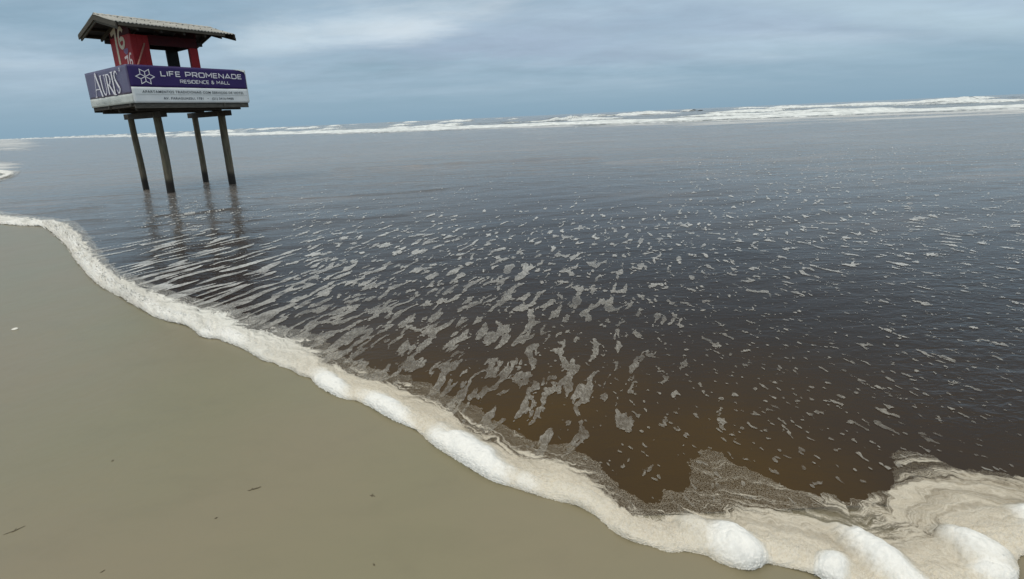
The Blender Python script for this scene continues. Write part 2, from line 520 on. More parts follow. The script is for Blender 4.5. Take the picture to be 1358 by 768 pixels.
# thick swash foam
mat_foam, n = newmat('swash_foam')
co = n.n('ShaderNodeTexCoord').outputs['Object']
wh = n.n('ShaderNodeAttribute', attribute_name='white').outputs['Fac']
de = n.n('ShaderNodeAttribute', attribute_name='dens').outputs['Fac']
sa = n.n('ShaderNodeAttribute', attribute_name='along').outputs['Fac']
da = n.n('ShaderNodeAttribute', attribute_name='across').outputs['Fac']
wp = n.noise(co, 5.0, 3, .55)
flow = n.n('ShaderNodeCombineXYZ', {0: n.math('MULTIPLY', sa, 3.2), 1: n.math('ADD', n.math('MULTIPLY', da, 24.0), n.math('MULTIPLY', wp, 5.0)), 2: 0.0}).outputs[0]
st = n.noise(flow, 1.0, 7, .66, .7)
st2 = n.noise(n.n('ShaderNodeVectorMath', {0: flow, 'Scale': 2.3}, operation='SCALE').outputs[0], 1.0, 5, .65, 1.4)
fil = n.math('SUBTRACT', 1.0, n.sstep(n.math('ABSOLUTE', n.math('SUBTRACT', st2, .5)), .0, .045))
fil = n.math('MULTIPLY', fil, n.sstep(st, .36, .52))
sp = n.noise(co, 210, 3, .7)
sp2 = n.noise(co, 70, 4, .7)
vor = n.n('ShaderNodeTexVoronoi', {'Vector': co, 'Scale': 330.0}).outputs['Distance']
lf = n.n('ShaderNodeAttribute', attribute_name='pale').outputs['Fac']
tan = n.mix(n.sstep(n.math('ADD', st, n.math('MULTIPLY', n.math('SUBTRACT', sp2, .5), .45)), .34, .66), n.mix(lf, (.26, .22, .158), (.54, .55, .52)), n.mix(lf, (.48, .43, .34), (.80, .81, .78)))
cr = n.n('ShaderNodeAttribute', attribute_name='cream').outputs['Fac']
tan = n.mix(n.math('MULTIPLY', fil, .40), tan, (.68, .64, .55))
tan = n.mix(n.math('MULTIPLY', n.math('MULTIPLY', cr, .85), n.math('SUBTRACT', 1.0, lf)), tan, n.mix(n.sstep(sp2, .35, .7), (.64, .59, .485), (.75, .72, .64)))
tan = n.mix(n.math('MULTIPLY', n.sstep(sp2, .5, .75), n.math('MULTIPLY_ADD', lf, -.25, .40)), tan, (.24, .19, .13))
blu = n.mix(n.sstep(sp2, .3, .7), (.76, .755, .72), (.83, .825, .79))
whf = n.sstep(n.math('ADD', wh, n.math('MULTIPLY', n.math('SUBTRACT', sp2, .5), .35)), .15, .95)
col = n.mix(whf, tan, blu)
col = n.mix(n.math('MULTIPLY', n.sstep(sp, .56, .75), n.math('MULTIPLY_ADD', whf, -.22, .34)), col, (.30, .25, .185))
thin = n.math('ADD', n.math('MULTIPLY', n.sstep(st, .25, .75), .50), n.math('ADD', n.math('MULTIPLY', sp, .25), n.math('MULTIPLY', sp2, .25)))
al = n.sstep(n.math('ADD', n.math('ADD', thin, n.math('MULTIPLY', fil, .16)), n.math('MULTIPLY', de, .95)), .70, 1.06)
al = n.math('MAXIMUM', al, n.math('MULTIPLY', n.sstep(sp, .36, .68), .48), clamp=True)
hh = n.math('ADD', n.math('MULTIPLY', sp2, .6), n.math('ADD', n.math('MULTIPLY', vor, .12), n.math('MULTIPLY', n.math('MULTIPLY', st, n.math('SUBTRACT', 1.0, whf)), .9)))
bm = n.n('ShaderNodeBump', {'Height': hh, 'Strength': .30, 'Distance': .008})
b = principled(n, Base_Color=col, Roughness=.6, Normal=bm.outputs[0], Specular_IOR_Level=.3)
tr = n.n('ShaderNodeBsdfTransparent')
mx = n.n('ShaderNodeMixShader', {0: al, 1: tr.outputs[0], 2: b.outputs[0]})
n.n('ShaderNodeOutputMaterial', {'Surface': mx.outputs[0]})

# breakers
mat_surf, n = newmat('breaking_surf')
co = n.n('ShaderNodeTexCoord').outputs['Object']
wh = n.n('ShaderNodeAttribute', attribute_name='white').outputs['Fac']
a1 = n.noise(n.mapping(co, scale=(1, 1, 2)), .8, 6, .7, .5)
a2 = n.noise(co, .18, 4, .6)
a3 = n.noise(n.mapping(co, rot=(0, 0, .5), scale=(.5, 1, 2)), 2.6, 4, .65)
f = n.sstep(n.math('ADD', wh, n.math('MULTIPLY', n.math('ADD', n.math('SUBTRACT', a1, .5), n.math('MULTIPLY', n.math('SUBTRACT', a3, .5), .9)), 1.3)), .32, .80)
body = n.mix(a2, (.12, .115, .095), (.22, .22, .20))
col = n.mix(f, body, n.mix(n.sstep(a1, .3, .7), (.50, .53, .53), (.82, .85, .84)))
bm = n.n('ShaderNodeBump', {'Height': n.noise(co, 3.0, 5, .65), 'Strength': .5, 'Distance': .10})
b = principled(n, Base_Color=col, Roughness=n.math('MULTIPLY_ADD', f, .5, .15), Normal=bm.outputs[0], IOR=1.333)
n.n('ShaderNodeOutputMaterial', {'Surface': b.outputs[0]})

# ------------------------------------------------------------------ sea water sheet
dy = np.concatenate([np.arange(.18, 3, .12), np.arange(3, 16, .3), np.arange(16, 620, .9)])
Kp = FPX * math.cos(PITCH) / math.cos(0)          # pixels -> distance, good enough for spacing
Yr = CAM_H / np.tan(np.maximum(np.arctan((dy) / FPX) * 1.0, 1e-5))
Yr = Yr[(Yr > .35)]
mc = np.concatenate([np.linspace(-6, -1.5, 30)[:-1], np.linspace(-1.5, -1.1, 40)[:-1], np.linspace(-1.1, 1.1, 740), np.linspace(1.1, 1.5, 40)[1:], np.linspace(1.5, 8, 40)[1:]])
X = Yr[:, None] * mc[None, :]; Y = np.repeat(Yr[:, None], len(mc), 1)
D = shore_d(X, Y)
Z = water_z(X.copy(), Y)
Z *= sstep(-.1, .5, D)
dist = np.hypot(X, Y)
px, py = project(X, Y)
shallow = (1 - sstep(.3, 2.6, D)) * (1 - sstep(2.4, 5.2, dist)) * .9
# the clear brown pool in the bend of the swash line
bx, by = ground(830, 610)
shallow = np.maximum(shallow, .95 * np.exp(-(((X - bx) / .55) ** 2 + ((Y - by) / .75) ** 2)))
shallow *= 1 - .8 * np.exp(-(((px - 1280) / 190) ** 2 + ((py - 560) / 130) ** 2))
shallow *= .8 + .5 * fbm(X * 1.5, Y * 1.5, 71)
sd_, ss_ = seg_dist(X, Y, SURFs, True)
SURFPOLY = np.concatenate([SURFs, [(-9000, 9000), (9000, 9000), (9000, -500)]])
sea_side = inside(X, Y, SURFPOLY)
sgn = np.where(sea_side, 1, -1) * sd_
wash = np.where(sgn > 0, .36 * np.exp(-sgn / 160) + .05, np.exp(-(sgn / (13 + 15 * sstep(-10, 30, X))) ** 2) * .58 * sstep(-45, 30, X) + np.exp(-(sgn / 3) ** 2) * .4)
wash = np.where((sgn < 0), np.maximum(wash, .55 * np.exp(-((py - 190) / 14) ** 2) * sstep(90, 10, px) * (px > -400)), wash)
wash = np.maximum(wash, .5 * np.exp(-((py - 222) / 10) ** 2) * sstep(60, 0, px) * (px > -400))
wash *= (D > 0)
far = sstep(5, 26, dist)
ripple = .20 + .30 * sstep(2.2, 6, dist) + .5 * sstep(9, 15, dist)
ripple = np.maximum(ripple, .85 * sstep(1050, 1300, px) * sstep(640, 520, py))
mask = ((D[:-1, :-1] > -.4) | (D[1:, 1:] > -.4) | (D[:-1, 1:] > -.4) | (D[1:, :-1] > -.4))
V = np.stack([X, Y, Z], -1).reshape(-1, 3)
F_ = grid_faces(len(Yr), len(mc), mask)[:, ::-1]
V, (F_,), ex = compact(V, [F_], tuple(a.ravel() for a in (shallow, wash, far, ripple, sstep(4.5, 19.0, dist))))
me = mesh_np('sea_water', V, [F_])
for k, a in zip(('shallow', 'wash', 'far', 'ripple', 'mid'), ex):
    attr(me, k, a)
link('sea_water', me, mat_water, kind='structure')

# ------------------------------------------------------------------ sand sheet
dys = np.concatenate([np.arange(.15, 4, .3), np.arange(4, 40, 1.5), np.arange(40, 700, 2.5)])
Ys = CAM_H / np.tan(np.arctan(dys / FPX))
Ys = np.concatenate([Ys[Ys > .3], [.2, 0, -.5, -2, -8, -40, -300, -5000]])
# lateral coordinate spreads with distance
ms = np.concatenate([np.linspace(-7, -1.3, 40)[:-1], np.linspace(-1.3, 1.3, 420), np.linspace(1.3, 7, 40)[1:]])
sprd = np.maximum(np.abs(Ys), 2.0)
X = sprd[:, None] * ms[None, :]; Y = np.repeat(Ys[:, None], len(ms), 1)
D = shore_d(X, Y)
Z = np.where(D < 0, np.minimum(-D * .010, .30), -np.minimum(np.maximum(D - .07, 0) * .06, 1.8)) + .0035 * sstep(-.5, -.1, D) * sstep(.09, .05, D)
Z = Z + .0035 * fbm(X * .9, Y * 1.4, 41) * (D < 0) * sstep(0, .4, -D) + .0006 * fbm(X * 9, Y * 13, 43) * (D < 0)


def sand_z(x, y):
    x = np.atleast_1d(np.float64(x)); y = np.atleast_1d(np.float64(y))
    d = shore_d(x, y)
    return float((np.where(d < 0, np.minimum(-d * .010, .30), 0) + .0035 * fbm(x * .9, y * 1.4, 41) * sstep(0, .4, -d) + .0006 * fbm(x * 9, y * 13, 43))[0])


Vs = np.stack([X, Y, Z], -1).reshape(-1, 3)
me = mesh_np('sand', Vs, [grid_faces(len(Ys), len(ms))[:, ::-1]])
attr(me, 'dry', sstep(0, 3, -D))
link('sand', me, mat_sand, kind='structure')

# ------------------------------------------------------------------ thin foam patches floating on the water
CP = np.array([  # px, py, network A (runs away to the right), network B (runs away to the left), small spots
    (60, 270, .00, 0, .00), (150, 250, 0, 0, 0), (330, 255, .01, 0, .01), (150, 310, .04, 0, .0), (180, 345, .30, 0, .0), (250, 330, .25, 0, 0), (300, 330, .25, 0, 0),
    (220, 368, .50, 0, 0), (300, 385, .52, 0, 0), (360, 410, .46, 0, 0), (380, 360, .38, 0, 0), (350, 290, .08, 0, 0), (460, 330, .26, 0, .02),
    (450, 400, .38, 0, .02), (430, 440, .55, 0, 0), (520, 460, .36, 0, .02), (560, 490, .34, 0, .01), (620, 540, .52, 0, .0), (500, 290, .07, 0, .03), (520, 380, .30, 0, .03),
    (620, 400, .36, 0, .03), (640, 470, .34, 0, .02), (700, 540, .42, 0, .01), (700, 430, .33, 0, .03), (600, 340, .24, 0, .04), (650, 270, .05, 0, .04),
    (760, 390, .28, 0, .04), (760, 320, .15, 0, .05), (730, 580, .26, .0, .01), (790, 480, .22, 0, .03), (780, 560, .20, 0, .02), (850, 420, .16, 0, .04),
    (850, 560, .10, 0, .03), (840, 640, .03, 0, .03), (900, 590, .08, 0, .03), (900, 480, .10, .02, .04), (880, 350, .10, .06, .05), (950, 420, .03, .05, .05),
    (1000, 520, 0, .01, .055), (1000, 600, 0, .01, .06), (1080, 640, 0, 0, .045), (1050, 360, .02, .16, .04), (1000, 310, .06, .08, .03), (1120, 290, .08, .08, .02), (1100, 420, 0, .04, .055),
    (1200, 320, 0, .16, .03), (1300, 310, 0, .14, .03), (1200, 390, 0, .06, .05), (1320, 380, 0, .05, .05), (1150, 500, 0, .03, .06), (1250, 470, 0, .07, .05), (1340, 480, 0, .05, .05),
    (1180, 570, 0, .12, .04), (1300, 570, 0, .03, .03), (1120, 560, 0, .04, .06), (1170, 630, 0, .06, .04), (1400, 600, 0, .02, .02),
    (800, 240, .02, 0, .02), (1000, 230, .05, .04, .02), (1150, 240, .04, .06, .01), (1300, 250, 0, .05, .02), (700, 240, 0, 0, .02), (500, 250, 0, 0, 0), (1500, 500, 0, .05, .04), (-100, 300, 0, 0, 0)])
pxs = np.arange(-90, 1480, 1.15)
hy = lambda x: HOR0 + HORS * x
rows = np.concatenate([np.arange(62, 120, .6), np.arange(120, 270, .75), np.arange(270, 620, 1.1)])
PX = np.repeat(pxs[None, :], len(rows), 0)
PY = hy(PX) + rows[:, None]
GX, GY = ground(PX, PY)
num = np.zeros(PX.shape + (3,)); dn = np.zeros(PX.shape)
for c in CP:
    wgt = np.exp(-(((PX - c[0]) / 58) ** 2 + ((PY - c[1]) / 42) ** 2)) + 1e-5 / (1 + ((PX - c[0]) ** 2 + (PY - c[1]) ** 2) / 4000) ** 2
    dn += wgt
    for k in range(3):
        num[..., k] += wgt * c[2 + k]
num /= dn[..., None]
D, SA = shore_d(GX, GY, True)
dist = np.hypot(GX, GY)


def cdf(nz):
    s = np.sort(nz.ravel()[::37])
    return np.interp(nz, s, np.linspace(0, 1, len(s)))


def aniso(x, y, az, lu, lv, seed, octv, warp=.5, gain=.5):
    a = math.radians(az)
    wx = warp * fbm(x / .45, y / .45, seed + 50, 2); wy = warp * fbm(x / .45 + 7, y / .45 + 3, seed + 60, 2)
    u_ = x * math.sin(a) + y * math.cos(a); v_ = x * math.cos(a) - y * math.sin(a)
    return fbm(u_ / lu + wx, v_ / lv + wy * 1.6, seed, octv, gain)


nA_ = cdf(aniso(GX, GY, 20, .27, .090, 101, 4, .6, .56) - .42 * np.abs(aniso(GX, GY, 24, .34, .13, 151, 3, .7, .55)))
nL_ = cdf(aniso(GX, GY, 30, .62, .112, 131, 2, .40, .45))  # left streaks: foam plus painted sky reflections on the ripples
lw = sstep(430, 330, PX) * sstep(285, 330, PY)
nA_ = cdf(nA_ * (1 - lw) + nL_ * lw)
nB_ = cdf(aniso(GX, GY, -32, .17, .085, 201, 4, .8, .6))
nS_ = cdf(aniso(GX, GY, -20, .060, .034, 301, 2, .3, .5))
FA = nA_ - (1 - num[..., 0]); FB = nB_ - (1 - num[..., 1]); FS = (nS_ - (1 - num[..., 2])) * .6
hole = np.clip(fbm(GX / .045, GY / .030, 511, 3, .6), -1, 1)
FF = np.maximum(FA, FB) - np.interp(dist, [2, 8, 14], [.10, .05, 0]) * np.clip(hole + .15, 0, 1) * 1.5 - .03 * fbm(GX / .014, GY / .014, 513, 2) * sstep(7, 3, dist)
FF = np.maximum(FF, FS)
FF = np.minimum(FF, D * 1.5 - .1)
Vp, Fp, Fe = march(np.stack([GX, GY], -1), FF)
zf = water_z(Vp[:, 0].copy(), Vp[:, 1]) * sstep(-.1, .5, shore_d(Vp[:, 0], Vp[:, 1]))
zf += .003 + .0007 * np.hypot(Vp[:, 0], Vp[:, 1]) * .5
me = mesh_np('thin_sea_foam', np.column_stack([Vp, zf]), Fp)
attr(me, 'edge', Fe); attr(me, 'away', sstep(2.5, 7, np.hypot(Vp[:, 0], Vp[:, 1])))
link('thin_sea_foam', me, mat_film, kind='stuff', label='thin lacy patches of foam drifting on the dark brown shallows, with painted sky reflections among the left streaks', category='sea foam')

# ------------------------------------------------------------------ thick foam along the swash edge
MOUNDS = [  # px, py, half length, half width, angle in the picture, height m, whiteness
    (440, 515, 32, 15, 36, .060, 1.0), (516, 549, 50, 17, 33, .072, 1.0), (628, 608, 68, 21, 34, .080, 1.0), (590, 590, 26, 14, 30, .07, .8),
    (700, 645, 24, 12, 20, .045, .55), (978, 730, 54, 22, 33, .085, 1.0), (925, 708, 34, 16, 30, .060, .35), (1102, 762, 24, 25, 55, .070, 1.0),
    (1172, 752, 86, 20, 39, .085, 1.0), (1140, 722, 26, 14, 42, .06, .9), (1296, 738, 58, 19, 31, .085, .85), (1265, 720, 30, 15, 30, .06, .6),
    (1320, 766, 36, 14, 12, .060, 1.0), (1372, 690, 36, 14, 20, .060, .95), (1385, 715, 50, 16, 20, .05, .5), (770, 664, 40, 11, 24, .045, .25), (835, 712, 34, 9, 36, .035, .2),
    (310, 450, 24, 9, 26, .055, .8), (276, 444, 13, 6, 10, .045, .8), (235, 424, 25, 7, 20, .05, .55), (180, 398, 25, 7, 32, .05, .5), (395, 492, 14, 6, 25, .035, .3), (350, 474, 16, 7, 30, .04, .35)]
pxs = np.concatenate([np.arange(-75, 1440, 1.0)])
lo = np.interp(pxs, [-75, 0, 60, 120, 200, 300, 450, 600, 700, 850, 950, 1150, 1240, 1440], [205, 212, 214, 285, 362, 390, 425, 500, 555, 600, 570, 590, 580, 600])
hi = np.interp(pxs, [-75, 0, 60, 100, 200, 300, 450, 600, 700, 850, 950, 1150, 1440], [308, 308, 318, 365, 432, 470, 545, 630, 672, 742, 765, 830, 840])
t = np.linspace(0, 1, 300)
PX = np.repeat(pxs[None, :], len(t), 0)
PY = lo[None, :] + (hi - lo)[None, :] * t[:, None]
GX, GY = ground(PX, PY)
dist = np.hypot(GX, GY)
D, SA = shore_d(GX, GY, True)
# rounded scallops along the front
sc = np.interp(dist, [1.5, 3, 8, 20], [.014, .022, .06, .10])
scal = np.abs(perlin(SA / (sc * 5.5), SA * 0, 401)) - .25 + .5 * perlin(SA / (sc * 2.6), SA * 0 + 3.3, 402)
Dp = D + sc * np.interp(dist, [3, 5], [.65, 1.15]) * scal + sc * .18 * fbm(GX / (sc * 1.2), GY / (sc * 1.2), 404, 2)
Eb = seg_dist(GX, GY, IN)
Es = Eb * np.where(inside(GX, GY, BAND), 1, np.where(D < .0, 1, -1))
Ep = Es + np.interp(dist, [1.5, 4, 9], [.075, .09, .11]) * fbm(GX / .15, GY / .15, 411, 5, .65)
FF = np.minimum(Dp, Ep)
T_ = np.clip(D / np.maximum(D + np.maximum(Es, 0), 1e-4), 0, 1)
Vp, Fp, Fe = march(np.stack([GX, GY], -1), FF)
x, y = Vp[:, 0], Vp[:, 1]
D, SA = shore_d(x, y, True)
dist = np.hypot(x, y)
sc = np.interp(dist, [1.5, 3, 8, 20], [.014, .022, .06, .10])
scal = np.abs(perlin(SA / (sc * 5.5), SA * 0, 401)) - .25 + .5 * perlin(SA / (sc * 2.6), SA * 0 + 3.3, 402)
Dp = np.maximum(D + sc * np.interp(dist, [3, 5], [.65, 1.15]) * scal + sc * .18 * fbm(x / (sc * 1.2), y / (sc * 1.2), 404, 2), 0)
Es = seg_dist(x, y, IN) * np.where(inside(x, y, BAND), 1, np.where(D < 0, 1, -1))
T_ = np.clip(D / np.maximum(D + np.maximum(Es, 0), 1e-4), 0, 1)
A = np.interp(dist, [1.5, 3, 5, 10, 25], [.030, .034, .050, .080, .06])
R = np.interp(dist, [1.5, 3, 5, 10, 25], [.075, .075, .10, .16, .3])
q = np.clip(Dp / R, 0, 1)
front = np.sin(q * math.pi / 2)
body = np.exp(-np.maximum(Dp - R * .9, 0) / (R * 1.6))
ls = np.interp(dist, [1.5, 3, 8, 20], [.05, .055, .16, .3])
bil = 1 - np.abs(perlin(x / ls, y / ls, 421)) * 1.5
bil2 = 1 - np.abs(perlin(x / ls * 2.3, y / ls * 2.3, 423)) * 1.4
lmp = sstep(3, 6, dist)
h0 = A * (.55 - .15 * lmp + (.35 + .35 * lmp) * bil + (.16 + .15 * lmp) * bil2) * (.8 + .5 * perlin(SA / (ls * 4), SA * 0, 425))
hgt = h0 * body
white = (.25 + .45 * np.clip(bil, 0, 1)) * body * sstep(2.8, 5.0, dist) + .10 * bil * body
hm = np.zeros_like(x); wm = np.zeros_like(x)
for (mx_, my_, la, lb, an, hh_, wh_) in MOUNDS:
    c0x, c0y = ground(mx_, my_)
    an = math.radians(an)
    ax_, ay_ = ground(mx_ + la * math.cos(an), my_ + la * math.sin(an))
    bx_, by_ = ground(mx_ - lb * math.sin(an), my_ + lb * math.cos(an))
    Mx = np.array([[ax_ - c0x, bx_ - c0x], [ay_ - c0y, by_ - c0y]])
    Mi = np.linalg.inv(Mx)
    dx, dy_ = x - c0x, y - c0y
    a_ = Mi[0, 0] * dx + Mi[0, 1] * dy_; b_ = Mi[1, 0] * dx + Mi[1, 1] * dy_
    rr = np.sqrt(a_ * a_ + b_ * b_) / 1.10 + .30 * fbm(x / .12, y / .12, 431, 4)
    pr = sstep(1.40, .05, rr) ** .85
    hm = np.maximum(hm, hh_ * .85 * pr)
    wm = np.maximum(wm, wh_ * sstep(1.45, .20, rr))
hgt = (hgt ** 2.2 + hm ** 2.2) ** (1 / 2.2)
hgt *= (1 + .13 * fbm(x / .075, y / .075, 441, 4, .55) + .035 * perlin(x / .018, y / .018, 443))
hgt = hgt * front
Rm_ = R * (1 + .5 * np.clip(hm / .08, 0, 1))
shift = Rm_ * (q - (1 - np.cos(q * math.pi / 2))) * 1.0 + .10 * hgt * np.sin(q * math.pi)
eps = 2e-3
gx_ = (shore_d(x + eps, y) - shore_d(x - eps, y)) / (2 * eps); gy_ = (shore_d(x, y + eps) - shore_d(x, y - eps)) / (2 * eps)
gl = np.hypot(gx_, gy_) + 1e-6
sh_x, sh_y = -gx_ / gl * shift, -gy_ / gl * shift
hgt += .003 + .009 * np.clip(fbm(x / .09, y / .05, 451, 3) + .3, 0, 1) * sstep(0, .05, Es) * sstep(0, .03, Dp)
white = np.maximum(white, wm)
dens = np.where(D < .02, 1.0, 1 - sstep(.18, .92, T_) * .90)
px, py = project(x, y)
dens = np.maximum(dens, .75 * np.exp(-(((px - 1290) / 150) ** 2 + ((py - 670) / 50) ** 2)) + .1)
lf_ = sstep(430, 250, px)
dens = np.maximum(dens, wm); dens = np.maximum(dens, lf_ * (.08 + .92 * (1 - T_) ** 1.3))
dens = dens * sstep(-.005, .05, Es + .03)
dens = dens * (1 - .55 * np.exp(-(((px - 1010) / 90) ** 2 + ((py - 650) / 34) ** 2)))
base = sstep(-.1, .5, D) * water_z(x.copy(), y)
me = mesh_np('swash_foam', np.column_stack([x + sh_x, y + sh_y, np.maximum(base, -.002) + hgt]), Fp)
attr(me, 'white', white); attr(me, 'dens', dens); attr(me, 'pale', sstep(520, 300, px) * .85 + .0); attr(me, 'cream', np.clip(body * 1.1, 0, 1) * (1 - .5 * T_)); attr(me, 'along', SA); attr(me, 'across', D)
fo = link('swash_foam', me, mat_foam, kind='stuff', label='thick cream and white foam heaped along the edge of the wet sand', category='sea foam')


md = fo.modifiers.new('soften', 'SMOOTH'); md.iterations = 2; md.factor = .5


# ------------------------------------------------------------------ breakers
def breaker(path, off, H, width, seed, on, cover, lo_x=-1e9, hi_x=1e9):
    P = [path[0]]
    pts = []
    for a, b in zip(path[:-1], path[1:]):
        L = np.linalg.norm(b - a); nseg = max(1, int(L / max(.25, .0028 * np.linalg.norm((a + b) / 2))))
        for k in range(nseg):
            pts.append(a + (b - a) * k / nseg)
    P = np.array(pts)
    # drop the far tails
    P = P[(np.hypot(P[:, 0], P[:, 1]) < 2600)]
    tg = np.gradient(P, axis=0); tg /= np.linalg.norm(tg, axis=1)[:, None]
    nn = np.column_stack([tg[:, 1], -tg[:, 0]])        # path runs right -> left, sea lies on its right
    s = np.concatenate([[0], np.cumsum(np.linalg.norm(np.diff(P, axis=0), axis=1))])
    rel = np.hypot(P[:, 0], P[:, 1])
    wob = 2.4 * perlin(s / 34, s * 0 + seed, seed) + .5 * perlin(s / 9, s * 0 + seed, seed + 1)
    base = P + nn * (off + wob)[:, None]
    gate = fbm(s / 42, s * 0 + seed * 1.7, seed + 2, 3)
    act = sstep(on - .12, on + .12, gate + .35)
    hs = H * (.35 + .65 * act) * (.8 + .5 * perlin(s / 9, s * 0 + 2, seed + 3))
    K = 26
    w_ = np.linspace(-1, 1, K)
    prof = np.where(w_ < -.25, sstep(-1, -.25, w_) ** 1.3, np.exp(-((w_ + .25) / .45) ** 2))
    prof = prof * np.minimum(1, (1 - w_) / .2)
    U = base[:, None, :] + nn[:, None, :] * (w_ * width)[None, :, None]
    Xb, Yb = U[..., 0], U[..., 1]
    Zb = hs[:, None] * prof[None, :]
    rag = fbm(Xb / .9, Yb / .9, seed + 5, 3) * .16 + perlin(Xb / 3, Yb / 3, seed + 6) * .16
    Zb = Zb * (1 + rag * act[:, None]) - .06
    Wh = cover * (.30 + .9 * act[:, None]) * (np.exp(-((w_ + .35) / .5) ** 2))[None, :] + .30 * cover * act[:, None] + .14 * rag
    lowf = sstep(.0, .5, fbm(s / 14, s * 0 + 9, seed + 8, 2) + .25)
    Wh = Wh - (.75 * lowf)[:, None] * (sstep(-.55, -.85, w_))[None, :]
    Vb = np.stack([Xb, Yb, Zb], -1).reshape(-1, 3)
    me = mesh_np('breaking_wave', Vb, [grid_faces(len(P), K)])
    attr(me, 'white', Wh.ravel())
    return link('breaking_wave', me, mat_surf, kind='structure')


breaker(SURFs, -9.0, .10, 1.6, 61, .30, .22)
breaker(SURFs, -1.5, .24, 2.2, 11, .25, .40)
breaker(SURFs, 8.0, .50, 4.2, 17, .02, 1.15)
breaker(SURFs, 19.0, .38, 3.5, 71, .36, .75)
breaker(SURFs, 34.0, .60, 5.0, 23, .45, .80)
breaker(SURFs, 50.0, .70, 5.5, 83, .50, .80)
breaker(SURFs, 70.0, 1.05, 8.0, 37, .46, .80)
breaker(SURFs, 135.0, 1.30, 11.0, 41, .52, .80)
breaker(SURFs, 260.0, 1.55, 15.0, 53, .56, .80)

# ------------------------------------------------------------------ lifeguard tower
TW = dict(x=-8.7202, y=11.7304, yaw=.9819)
tower = bpy.data.objects.new('lifeguard_tower', None)
COL.objects.link(tower)
tower.location = (TW['x'], TW['y'], 0)
tower.rotation_euler = (0, 0, TW['yaw'])
tower['label'] = 'red lifeguard tower numbered 76 with purple banners, standing on four log legs in shallow water'
tower['category'] = 'lifeguard tower'
WID, DEP, ZB, ZT = 2.7214, 2.6734, 2.294, 3.1626

m_log = None
m_log, n = newmat('weathered_log')
co = n.n('ShaderNodeTexCoord').outputs['Object']
s1 = n.noise(n.mapping(co, scale=(1, 1, .12)), 26, 5, .65)
s2 = n.noise(co, 3.0, 4, .6)
col = n.mix(n.sstep(s1, .3, .7), (.075, .062, .045), (.165, .145, .105))
col = n.mix(n.math('MULTIPLY', n.sstep(s2, .45, .65), .5), col, (.13, .135, .085))
z = n.n('ShaderNodeSeparateXYZ', {0: co}).outputs['Z']
wet = n.sstep(n.math('ADD', z, n.math('MULTIPLY', s2, -.25)), .32, .12)
col = n.mix(wet, col, (.022, .018, .014))
bm = n.n('ShaderNodeBump', {'Height': s1, 'Strength': .7, 'Distance': .012})
b = principled(n, Base_Color=col, Roughness=n.math('MULTIPLY_ADD', wet, -.4, .8), Normal=bm.outputs[0], Specular_IOR_Level=.3)
n.n('ShaderNodeOutputMaterial', {'Surface': b.outputs[0]})

m_beam = simple('dark_timber', (.030, .026, .022), (.060, .052, .042), 6, .8, .5, stretch=(1, 1, 6))
m_grey = simple('grey_timber', (.065, .062, .055), (.12, .115, .10), 7, .8, .5, stretch=(1.0, 5, 5))
m_fascia = simple('brown_grey_timber', (.055, .050, .040), (.10, .09, .072), 7, .8, .5, stretch=(1.2, 5, 5))
m_red = simple('red_paint', (.27, .012, .016), (.34, .020, .024), 5, .62, .25, spec=.3)
m_red_shade = simple('shaded_red_paint', (.040, .003, .005), (.060, .005, .007), 5, .65, .3, spec=.25)  # the red paint darkened to hold the shade under the eaves
m_dark = simple('black_timber_and_roof_shade', (.016, .016, .018), (.030, .028, .028), 5, .7, .3)  # also on the added sheets that darken the roof underside
m_roof = simple('fibre_cement', (.30, .30, .275), (.42, .415, .385), 3, .85, .25)
m_purple = simple('purple_vinyl', (.026, .010, .100), (.034, .014, .120), 2.5, .45, .12, spec=.4)
m_purple2 = simple('glare_purple_vinyl', (.070, .052, .125), (.115, .095, .180), 2.2, .38, .2, stretch=(1.0, 1.0, .6), spec=.55)  # paler purple holds the painted glare of the side banner
m_white = simple('white_vinyl', (.72, .76, .78), (.80, .83, .84), 3, .5, .12, spec=.35)
m_white2 = simple('grimy_white_vinyl', (.50, .53, .50), (.64, .67, .64), 3, .5, .15, spec=.35)
m_print = simple('white_print', (.78, .76, .82), (.84, .83, .87), 9, .5, .05)
m_ink = simple('grey_ink', (.03, .05, .07), (.05, .07, .09), 9, .6, .05)
m_ink2 = simple('faded_ink', (.34, .38, .38), (.42, .45, .45), 9, .6, .05)
m_cream = simple('faded_cream_paint', (.50, .42, .32), (.62, .54, .43), 14, .7, .1)
m_pink = simple('pale_pink_paint', (.66, .52, .52), (.76, .66, .64), 12, .7, .1)
m_badge = simple('faded_violet_paint', (.16, .10, .20), (.26, .18, .27), 12, .7, .1)
m_stick = simple('pale_red_stick', (.30, .13, .10), (.38, .19, .14), 12, .75, .2)


def box_mesh(name, size, bevel=.004, jitter=0.0):
    """bevelled box centred on its own origin"""
    import bmesh
    bm_ = bmesh.new()
    bmesh.ops.create_cube(bm_, size=1.0)
    for vv in bm_.verts:
        vv.co = Vector((vv.co.x * size[0], vv.co.y * size[1], vv.co.z * size[2]))
    if bevel:
        bmesh.ops.bevel(bm_, geom=bm_.edges[:], offset=bevel, segments=1, affect='EDGES')
    me = bpy.data.meshes.new(name)
    bm_.to_mesh(me); bm_.free()
    return me


def part_box(name, lo, hi, mat, parent=None, bevel=.004, rot=None, **props):
    lo = Vector(lo); hi = Vector(hi)
    me = box_mesh(name, hi - lo, bevel)
    o = link(name, me, mat, parent or tower, **props)
    o.location = (lo + hi) / 2
    if rot:
        o.rotation_euler = rot
    return o


